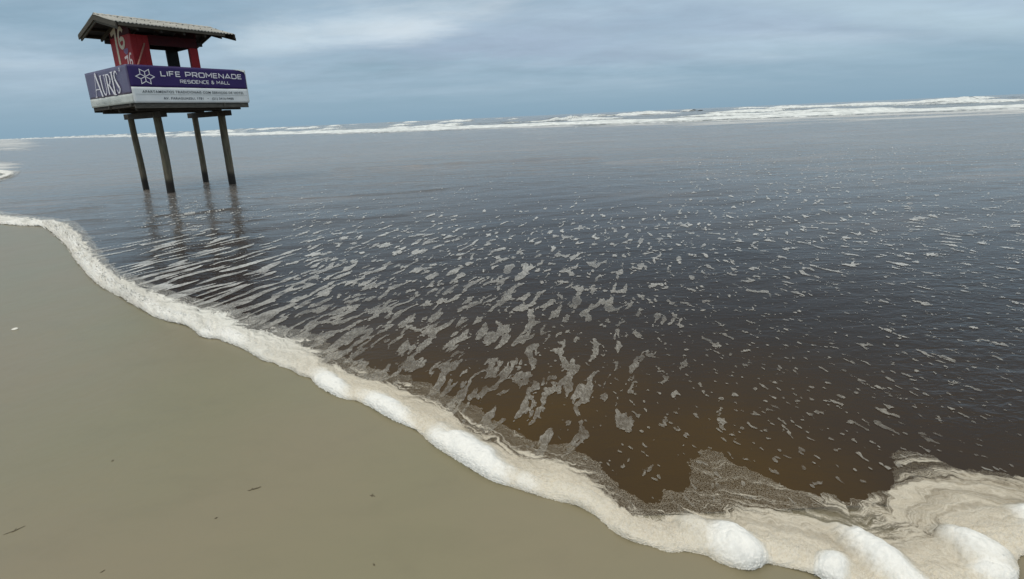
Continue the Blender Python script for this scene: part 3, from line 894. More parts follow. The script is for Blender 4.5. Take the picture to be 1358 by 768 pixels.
# legs
PU, PV = (.8077, 2.4401), (1.0594, 2.6757)
k = 0
for iu, pu in enumerate(PU):
    for iv, pv in enumerate(PV):
        ns, nz = 20, 26
        vs = []
        for j in range(nz):
            zz = -.7 + (2.10 + .7) * j / (nz - 1)
            rr = (.096, .078, .100, .084)[k] - .006 * j / nz
            bend = .012 * math.sin(zz * 1.3 + k * 2)
            for i in range(ns):
                a = 2 * math.pi * i / ns
                r_ = rr * (1 + .035 * math.sin(3 * a + zz * 2 + k) + .02 * math.sin(7 * a + zz * 5))
                vs.append((r_ * math.cos(a) + bend, r_ * math.sin(a), zz))
        fs = [(j * ns + i, j * ns + (i + 1) % ns, (j + 1) * ns + (i + 1) % ns, (j + 1) * ns + i) for j in range(nz - 1) for i in range(ns)]
        fs.append(tuple((nz - 1) * ns + i for i in range(ns)))
        me = bpy.data.meshes.new('leg'); me.from_pydata(vs, [], fs)
        for p in me.polygons:
            p.use_smooth = len(p.vertices) == 4
        o = link('leg', me, m_log, tower)
        o.location = (pu, pv, 0)
        k += 1
# cap beams over each pair of legs, then bearers, joists and deck boards
for pu, va, vb_ in ((PU[0], .62, 2.95), (PU[1], .62, 2.95)):
    part_box('cap_beam', (pu - .075, va, 1.975), (pu + .075, vb_, 2.125), m_beam)
for vv_ in (.30, 1.35, 2.40):
    part_box('bearer', (.12, vv_ - .05, 2.127), (2.60, vv_ + .05, 2.205), m_beam)
part_box('edge_beam', (.015, .018, 2.170), (2.705, .062, 2.288), m_grey, label='grey weathered beam under the front banner')
part_box('edge_beam', (.015, 2.62, 2.170), (2.705, 2.664, 2.288), m_beam)
part_box('edge_beam', (.015, .066, 2.209), (.060, 2.616, 2.288), m_beam)
part_box('edge_beam', (2.660, .066, 2.209), (2.705, 2.616, 2.288), m_beam)
for j in range(5):
    uu_ = .35 + j * .5
    part_box('joist', (uu_ - .025, .066, 2.209), (uu_ + .025, 2.616, 2.287), m_beam)
nb = 18
bw = 2.69 / nb
dm = box_mesh('deck_board', (2.69, bw - .008, .026), .003)
for j in range(nb):
    o = link('deck_board', dm, None, tower)
    o.location = (1.36, .0 + bw * (j + .5), 2.303)
dm.materials.append(m_beam)
for uu_, vv_ in ((.0, .18), (.0, 1.50)):
    part_box('bracket', (-.030, vv_ - .02, 2.215), (.010, vv_ + .02, 2.292), m_grey)
part_box('bracket', (2.03, -.012, 2.165), (2.07, .014, 2.300), m_grey)


# banners: one board each, print is flat on them
def quad_sheet(name, o3, du, dz, nu, nz, mat, parent, nrm, amp=0.0, seed=0, thick=.012, cut=0.0):
    """a vinyl sheet with slight waves; du vector along, dz vector up"""
    o3 = np.array(o3, float); du = np.array(du, float); dz = np.array(dz, float); nrm = np.array(nrm, float)
    s_ = np.linspace(0, 1, nu); t_ = np.linspace(0, 1, nz)
    S_, T2 = np.meshgrid(s_, t_)
    wv = amp * fbm(S_ * 7 + T2 * 2, T2 * 1.5, seed, 2) * np.sin(np.pi * np.clip(S_, 0, 1)) ** .3
    top = o3 + S_[..., None] * du + T2[..., None] * dz + wv[..., None] * nrm
    bot = top - nrm * thick
    Vq = np.concatenate([top.reshape(-1, 3), bot.reshape(-1, 3)])
    f = grid_faces(nz, nu); N = nu * nz
    fb = f[:, ::-1] + N
    rim = []
    loop = [i for i in range(nu)] + [j * nu + nu - 1 for j in range(1, nz)] + [(nz - 1) * nu + i for i in range(nu - 2, -1, -1)] + [j * nu for j in range(nz - 2, 0, -1)]
    for a, b2 in zip(loop, loop[1:] + loop[:1]):
        rim.append((b2, a, a + N, b2 + N))
    me = mesh_np(name, Vq, [np.concatenate([f, fb, np.array(rim)])], smooth=False)
    return link(name, me, mat, parent)


MIDF = ZB + (ZT - ZB) * .42
ban = quad_sheet('front_banner', (0.0, -.010, ZB), (WID, 0, 0), (0, 0, MIDF - ZB), 40, 8, m_white, tower, (0, -1, 0), .004, 3)
ban['label'] = 'white lower board of the front banner with grey lettering'
ban2 = quad_sheet('front_banner', (0.0, -.010, MIDF), (WID, 0, 0), (0, 0, ZT - MIDF), 40, 10, m_purple, tower, (0, -1, 0), .004, 4)
ban2['label'] = 'purple upper board of the front banner with white lettering'
MIDL = ZB + (ZT - ZB) * .245
sb1 = quad_sheet('side_banner', (-.012, DEP, ZB), (0, -DEP, 0), (0, 0, MIDL - ZB), 30, 5, m_white2, tower, (-1, 0, 0), .006, 5)
sb1['label'] = 'grimy white strip at the foot of the side banner'
sb2 = quad_sheet('side_banner', (-.012, DEP, MIDL), (0, -DEP, 0), (0, 0, ZT - MIDL), 30, 12, m_purple2, tower, (-1, 0, 0), .012, 6)
sb2['label'] = 'purple side banner paled by painted glare, with white serif lettering'
# far sides of the parapet
part_box('rear_banner', (0.0, DEP + .004, ZB + .03), (WID, DEP + .022, ZT - .02), m_white2)
part_box('right_banner', (WID + .004, .0, ZB + .03), (WID + .022, DEP, ZT - .02), m_white2)
for (a, b2) in ((.03, .03), (.03, 2.64), (2.68, .03), (2.68, 2.64), (1.36, .03), (.03, 1.35), (2.68, 1.35), (1.36, 2.64)):
    part_box('rail_post', (a - .022, b2 - .022 + .012, 2.32), (a + .022, b2 + .022 + .012, ZT - .03), m_grey)
# the lifted corner of the front banner
pe = bpy.data.meshes.new('peeling_corner')
pe.from_pydata([(WID - .34, -.026, ZT + .001), (WID - .002, -.030, ZT - .14), (WID - .05, -.050, ZT - .055), (WID + .002, -.020, ZT + .004), (WID - .16, -.034, ZT - .02)], [], [(0, 4, 3), (4, 2, 3), (2, 1, 3)])
link('peeling_corner', pe, m_white2, tower)

# --------------------------------------------------------------- lettering
ST = {  # square stroke letters in a 0..1 cell: lists of polylines, and the width
    'L': ([[(0, 1), (0, 0), (1, 0)]], .85), 'I': ([[(0, 0), (0, 1)]], .0), 'F': ([[(0, 0), (0, 1), (1, 1)], [(0, .5), (.85, .5)]], .85),
    'E': ([[(1, 0), (0, 0), (0, 1), (1, 1)], [(0, .5), (.9, .5)]], .85), 'P': ([[(0, 0), (0, 1), (.85, 1), (1, .85), (1, .52), (.85, .4), (0, .4)]], 1.0),
    'R': ([[(0, 0), (0, 1), (.85, 1), (1, .85), (1, .55), (.85, .42), (0, .42)], [(.45, .42), (1, 0)]], 1.0),
    'O': ([[(.12, 0), (0, .12), (0, .88), (.12, 1), (.88, 1), (1, .88), (1, .12), (.88, 0), (.12, 0)]], 1.15),
    'M': ([[(0, 0), (0, 1), (.5, .35), (1, 1), (1, 0)]], 1.2), 'N': ([[(0, 0), (0, 1), (1, 0), (1, 1)]], 1.05),
    'A': ([[(0, 0), (.5, 1), (1, 0)], [(.22, .16), (.78, .16)]], 1.15), 'D': ([[(0, 0), (0, 1), (.8, 1), (1, .82), (1, .18), (.8, 0), (0, 0)]], 1.05),
    'S': ([[(0, 0), (.88, 0), (1, .12), (1, .42), (.88, .5), (.12, .5), (0, .6), (0, .88), (.12, 1), (1, 1)]], .95),
    'C': ([[(1, 0), (.12, 0), (0, .12), (0, .88), (.12, 1), (1, 1)]], .95),
    '&': ([[(1, .5), (.8, .1), (.6, 0), (.15, 0), (0, .15), (0, .4), (.6, .62), (.6, .9), (.45, 1), (.2, 1), (.08, .85), (.15, .62), (.9, 0)]], .9),
}


def stroke_geo(lines, wd):
    """flat stroke polygons (2D) for polylines; corners overlap is avoided by mitred quads"""
    V2, F2 = [], []
    for L in lines:
        P = np.array(L, float); nP = len(P)
        closed = nP > 2 and np.allclose(P[0], P[-1])
        if closed:
            P = P[:-1]; nP -= 1
        off = []
        for i in range(nP):
            a = P[i - 1] if (i > 0 or closed) else None
            b = P[(i + 1) % nP] if (i < nP - 1 or closed) else None
            d1 = (P[i] - a) / np.linalg.norm(P[i] - a) if a is not None else None
            d2 = (b - P[i]) / np.linalg.norm(b - P[i]) if b is not None else None
            if d1 is None:
                d1 = d2
            if d2 is None:
                d2 = d1
            n1 = np.array([-d1[1], d1[0]]); n2 = np.array([-d2[1], d2[0]])
            m_ = n1 + n2
            l = np.linalg.norm(m_)
            m_ = m_ / l if l > 1e-6 else n1
            off.append(m_ * wd / 2 / max(.45, float(m_ @ n1)))
        b0 = len(V2)
        for i in range(nP):
            V2 += [P[i] + off[i], P[i] - off[i]]
        for i in range(nP if closed else nP - 1):
            j = (i + 1) % nP
            F2.append((b0 + 2 * i, b0 + 2 * i + 1, b0 + 2 * j + 1, b0 + 2 * j))
    return V2, F2


def flat_mesh(name, V2, F2, o3, du, dz, nrm, mat, parent, extra_tris=()):
    """puts 2D shapes on a board: x along du, y along dz, as plates 2 mm thick"""
    o3 = Vector(o3); du = Vector(du); dz = Vector(dz); nrm = Vector(nrm)
    vs = [o3 + du * float(p[0]) + dz * float(p[1]) for p in V2]
    me = bpy.data.meshes.new(name)
    me.from_pydata([tuple(p) for p in vs], [], F2)
    # every plate faces the viewer side
    o = link(name, me, mat, parent)
    return o


def stroke_text(txt, h, wscale, gap, wd):
    lines = []; x_ = 0.0
    for ch in txt:
        if ch == ' ':
            x_ += h * wscale * .75; continue
        pl, cw = ST[ch]
        for L in pl:
            lines.append([(x_ + p[0] * h * wscale * cw, p[1] * h) for p in L])
        x_ += h * wscale * cw + gap
    return lines, x_ - gap


def fit_text(txt, x0, x1, z0, h, wd, gap, mat, joined=False):
    """stroke text stretched to run from x0 to x1 on the front banner, one part per letter"""
    _, wdt = stroke_text(txt, h, 1.0, gap, wd)
    k_ = (x1 - x0) / wdt
    x_ = 0.0; allv, allf = [], []
    for ch in txt:
        if ch == ' ':
            x_ += h * .75; continue
        pl, cw = ST[ch]
        L = [[(x0 + (x_ + p[0] * h * cw) * k_, z0 + p[1] * h) for p in l_] for l_ in pl]
        x_ += h * cw + gap
        v2, f2 = stroke_geo(L, wd)
        if joined:
            b0 = len(allv); allv += v2; allf += [tuple(q_ + b0 for q_ in f) for f in f2]
        else:
            flat_mesh('letter', v2, f2, (0, FY, 0), (1, 0, 0), (0, 0, 1), (0, -1, 0), mat, tower)
    if joined:
        o = flat_mesh('small_lettering', allv, allf, (0, FY, 0), (1, 0, 0), (0, 0, 1), (0, -1, 0), mat, tower)
        o['kind'] = 'stuff'


FY = -.020
fit_text('LIFE PROMENADE', .66, 2.60, ZT - .235, .108, .022, .045, m_print)
fit_text('RESIDENCE & MALL', 1.06, 2.26, ZT - .390, .074, .014, .028, m_print, True)
# six petal emblem
ev, ef_ = [], []
cx_, cz_, Rm = .320, ZT - .265, .190
for k in range(6):
    a = math.radians(60 * k)
    tip = (cx_ + Rm * math.cos(a), cz_ + Rm * math.sin(a))
    rs_ = Rm / math.sqrt(3)
    p1 = (cx_ + rs_ * math.cos(a + math.radians(30)), cz_ + rs_ * math.sin(a + math.radians(30)))
    p2 = (cx_ + rs_ * math.cos(a - math.radians(30)), cz_ + rs_ * math.sin(a - math.radians(30)))
    for L in ([p2, tip, p1], [(cx_, cz_), p1]):
        v2, f2 = stroke_geo([L], .017)
        b0 = len(ev); ev += v2; ef_ += [tuple(q_ + b0 for q_ in f) for f in f2]
flat_mesh('emblem', ev, ef_, (0, FY - .0015, 0), (1, 0, 0), (0, 0, 1), (0, -1, 0), m_print, tower)


def font_text(txt, x0, x1, z0, h, mat, face='front', name='small_lettering'):
    cu = bpy.data.curves.new('t', 'FONT')
    cu.body = txt; cu.size = 1.0; cu.space_character = 1.12; cu.offset = .012; cu.resolution_u = 3
    to = bpy.data.objects.new('t', cu); COL.objects.link(to)
    dg = bpy.context.evaluated_depsgraph_get(); dg.update()
    me = bpy.data.meshes.new_from_object(to.evaluated_get(dg))
    bpy.data.objects.remove(to)
    n_ = len(me.vertices); c_ = np.zeros(n_ * 3, np.float32); me.vertices.foreach_get('co', c_); c_ = c_.reshape(-1, 3)
    xa, xb = c_[:, 0].min(), c_[:, 0].max(); cap = .70
    xx = x0 + (c_[:, 0] - xa) / (xb - xa) * (x1 - x0); zz = z0 + c_[:, 1] / cap * h
    if face == 'front':
        c_ = np.stack([xx, np.full(n_, FY), zz], 1)
    else:                                     # side board: x runs from the far edge to the near corner
        c_ = np.stack([np.full(n_, -.034), DEP - xx, zz], 1)
    me.vertices.foreach_set('co', c_.astype(np.float32).ravel()); me.update()
    me.name = name
    return link(name, me, mat, tower, kind='stuff')


font_text('APARTAMENTOS TRADICIONAIS COM SERVIÇOS DE HOTEL', .20, 2.60, MIDF - .135, .058, m_ink)
font_text('AV. PARAGUASSU, 1781   •   (51) 3416-9488', .62, 2.30, MIDF - .285, .055, m_ink)
part_box('seam_strip', (.06, -.0235, MIDF - .168), (2.68, -.0195, MIDF - .162), m_ink2, bevel=0)
font_text('RUA CAMPINAS, CENTRO', .42, 2.05, ZB + .06, .060, m_ink2, 'side')


# AURIS in tall thin serif letters
def wedge(p, q2, w1_, w2_):
    p = np.array(p); q2 = np.array(q2); d_ = (q2 - p) / np.linalg.norm(q2 - p); n_ = np.array([-d_[1], d_[0]])
    return [p + n_ * w1_ / 2, p - n_ * w1_ / 2, q2 - n_ * w2_ / 2, q2 + n_ * w2_ / 2]


av, af = [], []


def flush():
    global av, af
    vv = [(.20 + (p[0] - .20) * .93 + .02, p[1]) for p in av]
    flat_mesh('letter', vv, af, (-.034, DEP, 0), (0, -1, 0), (0, 0, 1), (-1, 0, 0), m_print, tower)
    av, af = [], []


def addq(pts):
    b0 = len(av); av.extend(pts); af.append(tuple(range(b0, b0 + len(pts))))


def curve(pts, ws):
    for i in range(len(pts) - 1):
        addq(wedge(pts[i], pts[i + 1], ws[i], ws[i + 1]))


z0, z1 = MIDL + .045, ZT - .10
hh = z1 - z0
# A (taller)
addq(wedge((.56, z0 - .01), (.76, z1 + .05), .022, .022)); addq(wedge((.76, z1 + .05), (1.01, z0 - .01), .085, .075))
addq([(.63, z0 + hh * .30), (.90, z0 + hh * .30), (.90, z0 + hh * .34), (.63, z0 + hh * .34)])
for cx2 in (.56, 1.01):
    addq([(cx2 - .06, z0 - .02), (cx2 + .06, z0 - .02), (cx2 + .06, z0), (cx2 - .06, z0)])
flush()
# U
curve([(1.10, z1 - .05), (1.12, z0 + .16), (1.17, z0 + .05), (1.25, z0 + .0), (1.33, z0 + .05), (1.37, z0 + .16), (1.37, z1 - .05)], [.07, .065, .055, .04, .03, .024, .022])
addq([(1.04, z1 - .05), (1.18, z1 - .05), (1.18, z1 - .03), (1.04, z1 - .03)]); addq([(1.31, z1 - .05), (1.43, z1 - .05), (1.43, z1 - .03), (1.31, z1 - .03)])
flush()
# R
addq([(1.47, z0), (1.54, z0), (1.54, z1 - .03), (1.47, z1 - .03)])
curve([(1.54, z1 - .04), (1.66, z1 - .05), (1.72, z1 - .12), (1.72, z1 - .19), (1.65, z1 - .27), (1.54, z1 - .29)], [.022, .035, .065, .065, .035, .02])
addq(wedge((1.60, z1 - .28), (1.83, z0 - .01), .06, .07))
flush()
# I
addq([(1.85, z0 - .01), (1.92, z0 - .01), (1.92, z1 - .02), (1.85, z1 - .02)])
addq([(1.80, z0 - .03), (1.97, z0 - .03), (1.97, z0 - .01), (1.80, z0 - .01)]); addq([(1.80, z1 - .02), (1.97, z1 - .02), (1.97, z1), (1.80, z1)])
flush()
# S
curve([(2.24, z1 - .09), (2.19, z1 - .02), (2.11, z1 - .01), (2.04, z1 - .08), (2.04, z1 - .18), (2.12, z1 - .28), (2.22, z1 - .38), (2.26, z0 + .12), (2.21, z0 + .03), (2.12, z0 + .0), (2.04, z0 + .09)],
      [.02, .03, .04, .055, .065, .075, .07, .06, .04, .03, .02])
flush()
rv, rf = [], []
ring = [(2.30 + .035 * math.cos(a), ZT - .09 + .035 * math.sin(a)) for a in np.linspace(0, 2 * math.pi, 13)]
v2, f2 = stroke_geo([ring], .012)
flat_mesh('trade_mark', v2, f2, (-.034, DEP, 0), (0, -1, 0), (0, 0, 1), (-1, 0, 0), m_print, tower)

# --------------------------------------------------------------- cabin
UL, UR, VF, VB = .444, 1.947, .722, 1.951
ZFL = 2.318
ZE, ZR = 4.12, 4.425
EF, EB, RL, RR = .142, 2.531, -.006, 2.711
VM = (EF + EB) / 2
SL = (ZR - ZE) / (VM - EF)
zroof = lambda vv: ZR - abs(vv - VM) * SL
PL = .035                       # wall thickness
# vertical wall boards: front wall left of the opening, and the whole left wall
nbd = 3
for j in range(nbd):
    a = UL + (.822 - UL) * j / nbd; b2 = UL + (.822 - UL) * (j + 1) / nbd
    part_box('front_wall_board', (a + .001, VF, ZFL), (b2 - .001, VF + PL, 3.96), m_red, bevel=.003)
nbd = 8
for j in range(nbd):
    a = VF + PL + .003 + (VB - VF - PL - .003) * j / nbd; b2 = VF + PL + .003 + (VB - VF - PL - .003) * (j + 1) / nbd
    part_box('side_wall_board', (UL, a + .0008, ZFL), (UL + PL, b2 - .0008, 3.97), m_red, bevel=.002)
# gable triangles
for uu_ in (UL, UR - PL):
    me = bpy.data.meshes.new('gable_panel')
    y0, y1 = VF, VB
    pz = lambda vv: zroof(vv) - .09
    base = [(0, y0, 3.975), (0, y1, 3.975), (0, y1, pz(y1)), (0, VM, pz(VM)), (0, y0, pz(y0))]
    vs = [(p[0], p[1], p[2]) for p in base] + [(p[0] + PL, p[1], p[2]) for p in base]
    me.from_pydata(vs, [], [(4, 3, 2, 1, 0), (5, 6, 7, 8, 9)] + [(i, (i + 1) % 5, (i + 1) % 5 + 5, i + 5) for i in range(5)])
    o = link('gable_panel', me, m_red_shade, tower); o.location = (uu_, 0, 0)  # shade under the roof is put into this red
# posts, lintels
part_box('corner_post', (1.741, VF - .006, ZFL), (1.741 + .206, VF + .10, 3.74), m_red, label='red front post of the cabin')
part_box('corner_post', (1.671, VB - .08, ZFL), (1.955, VB + .004, 3.94), m_dark, label='black rear post of the cabin')
part_box('corner_post', (UL + PL + .003, VB - .08, ZFL), (UL + .15, VB, 3.94), m_dark)
part_box('lintel', (.825, VF - .002, 3.742), (UR, VF + .06, 3.985), m_red_shade, label='red lintel with eave shade put into its colour, over the open front')
part_box('lintel', (UL + .155, VB - .06, 3.80), (1.668, VB - .004, 3.965), m_dark)
part_box('lintel', (UR - PL, VF + .105, 3.78), (UR, VB - .083, 3.973), m_dark)
part_box('wall_plate', (UR + .003, VF - .02, 3.80), (UR + .13, VF + .06, 3.90), m_dark)
part_box('wall_plate', (UL - .10, VB + .008, 3.86), (UR + .13, VB + .075, 3.955), m_dark)
# diagonal stick leaning at the front left corner
me = box_mesh('leaning_stick', (.03, .03, .98), .006)
o = link('leaning_stick', me, m_stick, tower)
p0 = Vector((.30, .40, 3.02)); p1 = Vector((.70, .70, 3.72))
o.location = (p0 + p1) / 2
o.rotation_euler = (p1 - p0).to_track_quat('Z', 'Y').to_euler()

# number 76 painted on the left wall: x runs from the far edge to the near corner
SWX = UL - .004


def side_paint(name, lines, wd, mat, off=0.0):
    v2, f2 = stroke_geo(lines, wd)
    vs = [(SWX - off, VB - float(p[0]), float(p[1])) for p in v2]
    me = bpy.data.meshes.new(name); me.from_pydata(vs, [], f2)
    return link(name, me, mat, tower)


def smooth_line(pts, it=2):
    return [tuple(p) for p in smooth_poly(np.array(pts, float), it)]


side_paint('painted_number', [[(.12, 4.06), (.40, 4.14), (.36, 3.80), (.36, 3.32)]], .11, m_cream)
side_paint('painted_number', [smooth_line([(.86, 4.06), (.76, 4.16), (.62, 4.10), (.55, 3.92), (.56, 3.76), (.68, 3.68), (.82, 3.74), (.86, 3.85), (.76, 3.92), (.62, 3.87)], 2)], .095, m_cream, .0015)
side_paint('painted_number', [[(.70, 3.44), (.88, 3.47), (.85, 3.32), (.84, 3.16)]], .060, m_pink)
side_paint('painted_number', [smooth_line([(1.12, 3.50), (1.04, 3.53), (.98, 3.43), (.98, 3.27), (1.04, 3.22), (1.11, 3.27), (1.11, 3.35), (1.04, 3.38), (.99, 3.34)], 2)], .050, m_pink, .0015)
me = bpy.data.meshes.new('painted_badge')
me.from_pydata([(SWX - .001, VB - (.86 + .14 * math.cos(a)), 3.60 + .07 * math.sin(a) * (1 + .25 * math.sin(3 * a))) for a in np.linspace(0, 2 * math.pi, 22)[:-1]], [], [tuple(range(21))])
link('painted_badge', me, m_badge, tower)


# --------------------------------------------------------------- roof
def corrugated(name, ve, vr, zeave, zridge):
    nu, nv = 34 * 8 + 1, 5
    us = np.linspace(RL, RR, nu); tt = np.linspace(0, 1, nv)
    U_, T3 = np.meshgrid(us, tt)
    cor = .012 * np.sin(U_ / (RR - RL) * 34 * 2 * math.pi)
    V_ = ve + (vr - ve) * T3; Z_ = zeave + (zridge - zeave) * T3 + cor
    # two overlapping rows of sheets
    Z_ = Z_ + np.where(T3 > .5, .010, 0)
    top = np.stack([U_, V_, Z_], -1).reshape(-1, 3); bot = top - [0, 0, .012]
    f = grid_faces(nv, nu); N = nu * nv
    if vr < ve:
        f = f[:, ::-1]
    loop = [i for i in range(nu)] + [j * nu + nu - 1 for j in range(1, nv)] + [(nv - 1) * nu + i for i in range(nu - 2, -1, -1)] + [j * nu for j in range(nv - 2, 0, -1)]
    rim = [(b_, a_, a_ + N, b_ + N) for a_, b_ in zip(loop, loop[1:] + loop[:1])]
    me = mesh_np(name, np.concatenate([top, bot]), [np.concatenate([f, f[:, ::-1] + N, np.array(rim)])])
    return link(name, me, m_roof, tower)


corrugated('roof_sheet', EF, VM - .01, ZE, ZR)
corrugated('roof_sheet', EB, VM + .01, ZE, ZR)
# dark layer added under the sheets to paint the roof's underside shade
def shade_sheet(name, va, vb_):
    me = bpy.data.meshes.new(name)
    P = [(va, zroof(va) - .018), (vb_, zroof(vb_) - .018), (vb_, zroof(vb_) - .030), (va, zroof(va) - .030)]
    vs = [(RL + .03, p[0], p[1]) for p in P] + [(RR - .03, p[0], p[1]) for p in P]
    me.from_pydata(vs, [], [(3, 2, 1, 0), (4, 5, 6, 7)] + [(i, (i + 1) % 4, (i + 1) % 4 + 4, i + 4) for i in range(4)])
    return link(name, me, m_dark, tower)


shade_sheet('roof_shade_sheet', EF + .04, VM - .012)
shade_sheet('roof_shade_sheet', VM + .012, EB - .04)
# ridge cap
me = bpy.data.meshes.new('ridge_cap')
rc = [(VM - .12, ZR - .12 * SL + .026), (VM, ZR + .045), (VM + .12, ZR - .12 * SL + .026)]
vs = []; nseg = 60
for i in range(nseg + 1):
    uu_ = RL + .02 + (RR - RL - .04) * i / nseg
    for vv_, zz_ in rc:
        vs.append((uu_, vv_, zz_ + .006 * math.sin(i * 2.1)))
fs = [(i * 3 + j, (i + 1) * 3 + j, (i + 1) * 3 + j + 1, i * 3 + j + 1) for i in range(nseg) for j in range(2)]
me.from_pydata(vs, [], fs)
link('ridge_cap', me, m_roof, tower)
# screws
sm = box_mesh('roof_screw', (.014, .014, .024), .003)
sm.materials.append(m_dark)
for i in range(9):
    for vv_ in (.42, .95):
        o = link('roof_screw', sm, None, tower)
        o.location = (.25 + i * .285 + (.1 if vv_ > .5 else 0), vv_, zroof(vv_) + .028)
# purlins, rafters, barge boards
ang = math.atan(SL)
for vv_ in (.20, .62, 1.05, 1.62, 2.05, 2.47):
    part_box('purlin', (RL + .04, vv_ - .028, zroof(vv_) - .085), (RR - (.30 if vv_ < .3 else .12), vv_ + .028, zroof(vv_) - .032), m_fascia if vv_ < .3 else m_beam)


def sloped(name, u0, u1, va, vb_, dz0, dz1, mat, **props):
    """a board that follows the roof slope between v=va and v=vb"""
    me = bpy.data.meshes.new(name)
    P = [(va, zroof(va) + dz0), (vb_, zroof(vb_) + dz0), (vb_, zroof(vb_) + dz1), (va, zroof(va) + dz1)]
    vs = [(u0, p[0], p[1]) for p in P] + [(u1, p[0], p[1]) for p in P]
    fs = [(3, 2, 1, 0), (4, 5, 6, 7)] + [(i, (i + 1) % 4, (i + 1) % 4 + 4, i + 4) for i in range(4)]
    me.from_pydata(vs, [], fs)
    return link(name, me, mat, tower, **props)


for u0 in (.0, RR - .03):
    m_ = m_fascia if u0 < 1 else m_beam
    sloped('barge_board', u0 - .012, u0 + .014, EF - .01, VM - .002, -.125, -.020, m_)
    sloped('barge_board', u0 - .012, u0 + .014, EB + .01, VM + .002, -.125, -.020, m_)
    sloped('barge_board', u0 + .018, u0 + .045, EF + .03, VM - .002, -.175, -.095, m_)
    sloped('barge_board', u0 + .018, u0 + .045, EB - .03, VM + .002, -.175, -.095, m_)
for uu_ in (.44, .94, 1.45, 1.95, 2.35):
    sloped('rafter', uu_ - .02, uu_ + .02, EF + .06, VM - .002, -.165, -.088, m_beam)
    sloped('rafter', uu_ - .02, uu_ + .02, EB - .06, VM + .002, -.165, -.088, m_beam)
part_box('fascia', (.05, EF + .005, ZE - .085), (RR - .28, EF + .035, ZE - .020), m_fascia)
part_box('fascia', (.05, EB - .035, ZE - .085), (RR - .28, EB - .005, ZE - .020), m_beam)

# ------------------------------------------------------------------ small things on the sand
m_shell = simple('shell_white', (.70, .68, .60), (.80, .78, .70), 30, .4, .2)
m_hollow = simple('sand_hollow_dark', (.085, .070, .044), (.12, .10, .065), 40, .8, .4)  # dark tone for strands that replace shaded hollows in the sand


def shell(px, py, L, ang, label):
    gx, gy = ground(px, py)
    gz = sand_z(gx, gy)
    nr, ns = 9, 14
    vs = []
    for j in range(nr):
        t_ = j / (nr - 1)
        for i in range(ns + 1):
            a = -math.pi / 2 + math.pi * i / ns
            rib = 1 + .05 * math.cos(i * 3.0) * t_
            r_ = t_ * rib
            vs.append((L * (r_ * math.cos(a) - .5), L * .62 * r_ * math.sin(a), L * .26 * (1 - t_ ** 2) ** .5 + .001))
    n0 = len(vs)
    fs = [(j * (ns + 1) + i, j * (ns + 1) + i + 1, (j + 1) * (ns + 1) + i + 1, (j + 1) * (ns + 1) + i) for j in range(nr - 1) for i in range(ns)]
    me = bpy.data.meshes.new('shell'); me.from_pydata(vs, [], fs)
    for p in me.polygons:
        p.use_smooth = True
    o = link('shell', me, m_shell, label=label, category='shell')
    md = o.modifiers.new('thickness', 'SOLIDIFY'); md.thickness = .002
    o.location = (gx, gy, gz); o.rotation_euler = (0, 0, ang)
    return o


shell(21, 438, .034, math.radians(-20), 'small white broken shell lying alone on the smooth wet sand at the left')


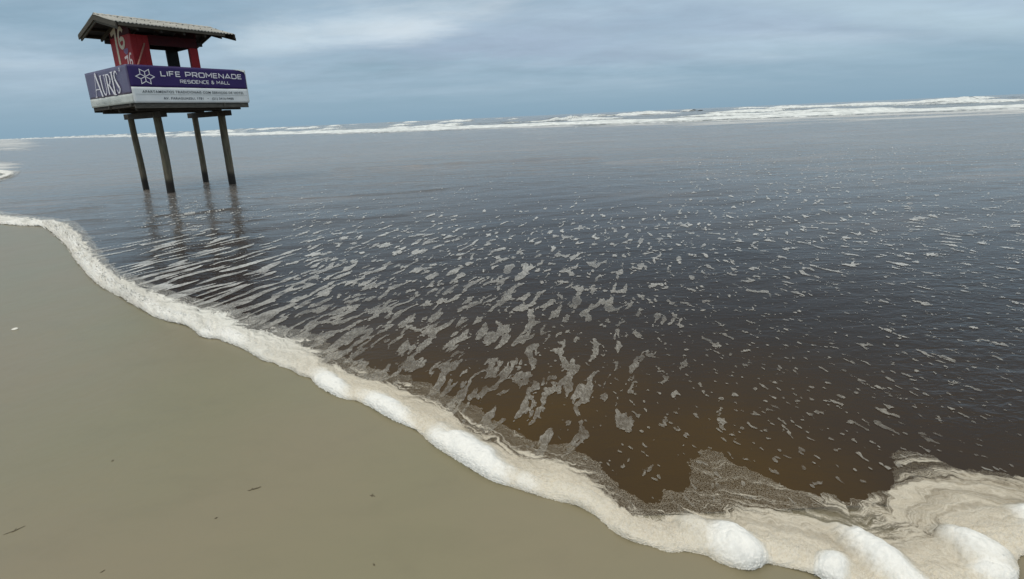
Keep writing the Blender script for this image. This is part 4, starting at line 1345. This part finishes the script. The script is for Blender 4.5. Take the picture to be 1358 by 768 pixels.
def hollow_strand(px, py, L, ang, seed, label, thick=.0016, branches=2):
    """a crooked dark strand added in place of a shaded hollow in the sand"""
    gx, gy = ground(px, py)
    rnd = random.Random(seed)
    L *= .75; thick *= .75
    me_v, me_f = [], []

    def strand(p, a, ln, r0, nseg=9):
        pts = []
        for i in range(nseg + 1):
            pts.append(p.copy())
            a += rnd.uniform(-.45, .45)
            p = p + np.array([math.cos(a), math.sin(a)]) * ln / nseg
        b0 = len(me_v); ns = 6
        for i, q_ in enumerate(pts):
            d_ = pts[min(i + 1, nseg)] - pts[max(i - 1, 0)]
            d_ = d_ / (np.linalg.norm(d_) + 1e-9); nn_ = np.array([-d_[1], d_[0]])
            r_ = r0 * (1 - .75 * abs(2 * i / nseg - 1)) * rnd.uniform(.7, 1.4)
            zz_ = r0 * (.3 + .5 * math.sin(i * 1.3) ** 2)
            for k_ in range(ns):
                aa = 2 * math.pi * k_ / ns
                me_v.append((q_[0] + nn_[0] * r_ * 1.8 * math.cos(aa), q_[1] + nn_[1] * r_ * 1.8 * math.cos(aa), zz_ + r_ * math.sin(aa)))
        for i in range(nseg):
            for k_ in range(ns):
                me_f.append((b0 + i * ns + k_, b0 + i * ns + (k_ + 1) % ns, b0 + (i + 1) * ns + (k_ + 1) % ns, b0 + (i + 1) * ns + k_))
        return pts
    pts = strand(np.array([-L / 2, 0.0]), 0.0, L, thick)
    for b_ in range(branches):
        strand(pts[rnd.randint(2, 6)].copy(), rnd.uniform(-1.1, 1.1), L * rnd.uniform(.25, .5), thick * .7, 5)
    me = bpy.data.meshes.new('sand_hollow_strand'); me.from_pydata(me_v, [], me_f)
    for p in me.polygons:
        p.use_smooth = True
    o = link('sand_hollow_strand', me, m_hollow, label=label, category='seaweed')
    o.location = (gx, gy, sand_z(gx, gy)); o.rotation_euler = (0, 0, ang)
    return o


hollow_strand(338, 650, .075, .35, 1, 'largest dark forked strand put in for a hollow in the sand, left of the white foam mounds', .0028, 3)
hollow_strand(287, 690, .016, .2, 2, 'tiny dark speck put in for a sand hollow just below the large forked strand', .0022, 0)
hollow_strand(495, 658, .040, .1, 3, 'small dark strand put in for a sand hollow below the long white foam mound', .0022, 3)
hollow_strand(497, 749, .018, .3, 4, 'tiny black fleck put in for a sand hollow at the bottom edge of the view', .0020, 0)
hollow_strand(150, 614, .018, .2, 5, 'tiny dark fleck put in for a sand hollow far left, above the other specks', .0026, 0)
hollow_strand(474, 574, .032, .15, 6, 'thin dark sliver put in for a sand hollow closest to the second white foam mound', .0014, 0)
hollow_strand(342, 531, .045, .5, 7, 'thin curved strand put in for a sand hollow below the foam edge bend', .0013, 0)
hollow_strand(362, 514, .085, .45, 8, 'faint long strand put in for a sand hollow nearest the foam edge', .0012, 1)
hollow_strand(755, 688, .020, 1.2, 9, 'small dark curl put in for a sand hollow beside the cream foam roll', .0018, 1)
hollow_strand(20, 708, .09, .55, 10, 'long thin dark strand put in for a sand hollow at the left edge', .0020, 1)
hollow_strand(137, 762, .022, .6, 11, 'short dark strand put in for a sand hollow at the bottom left', .0018, 0)
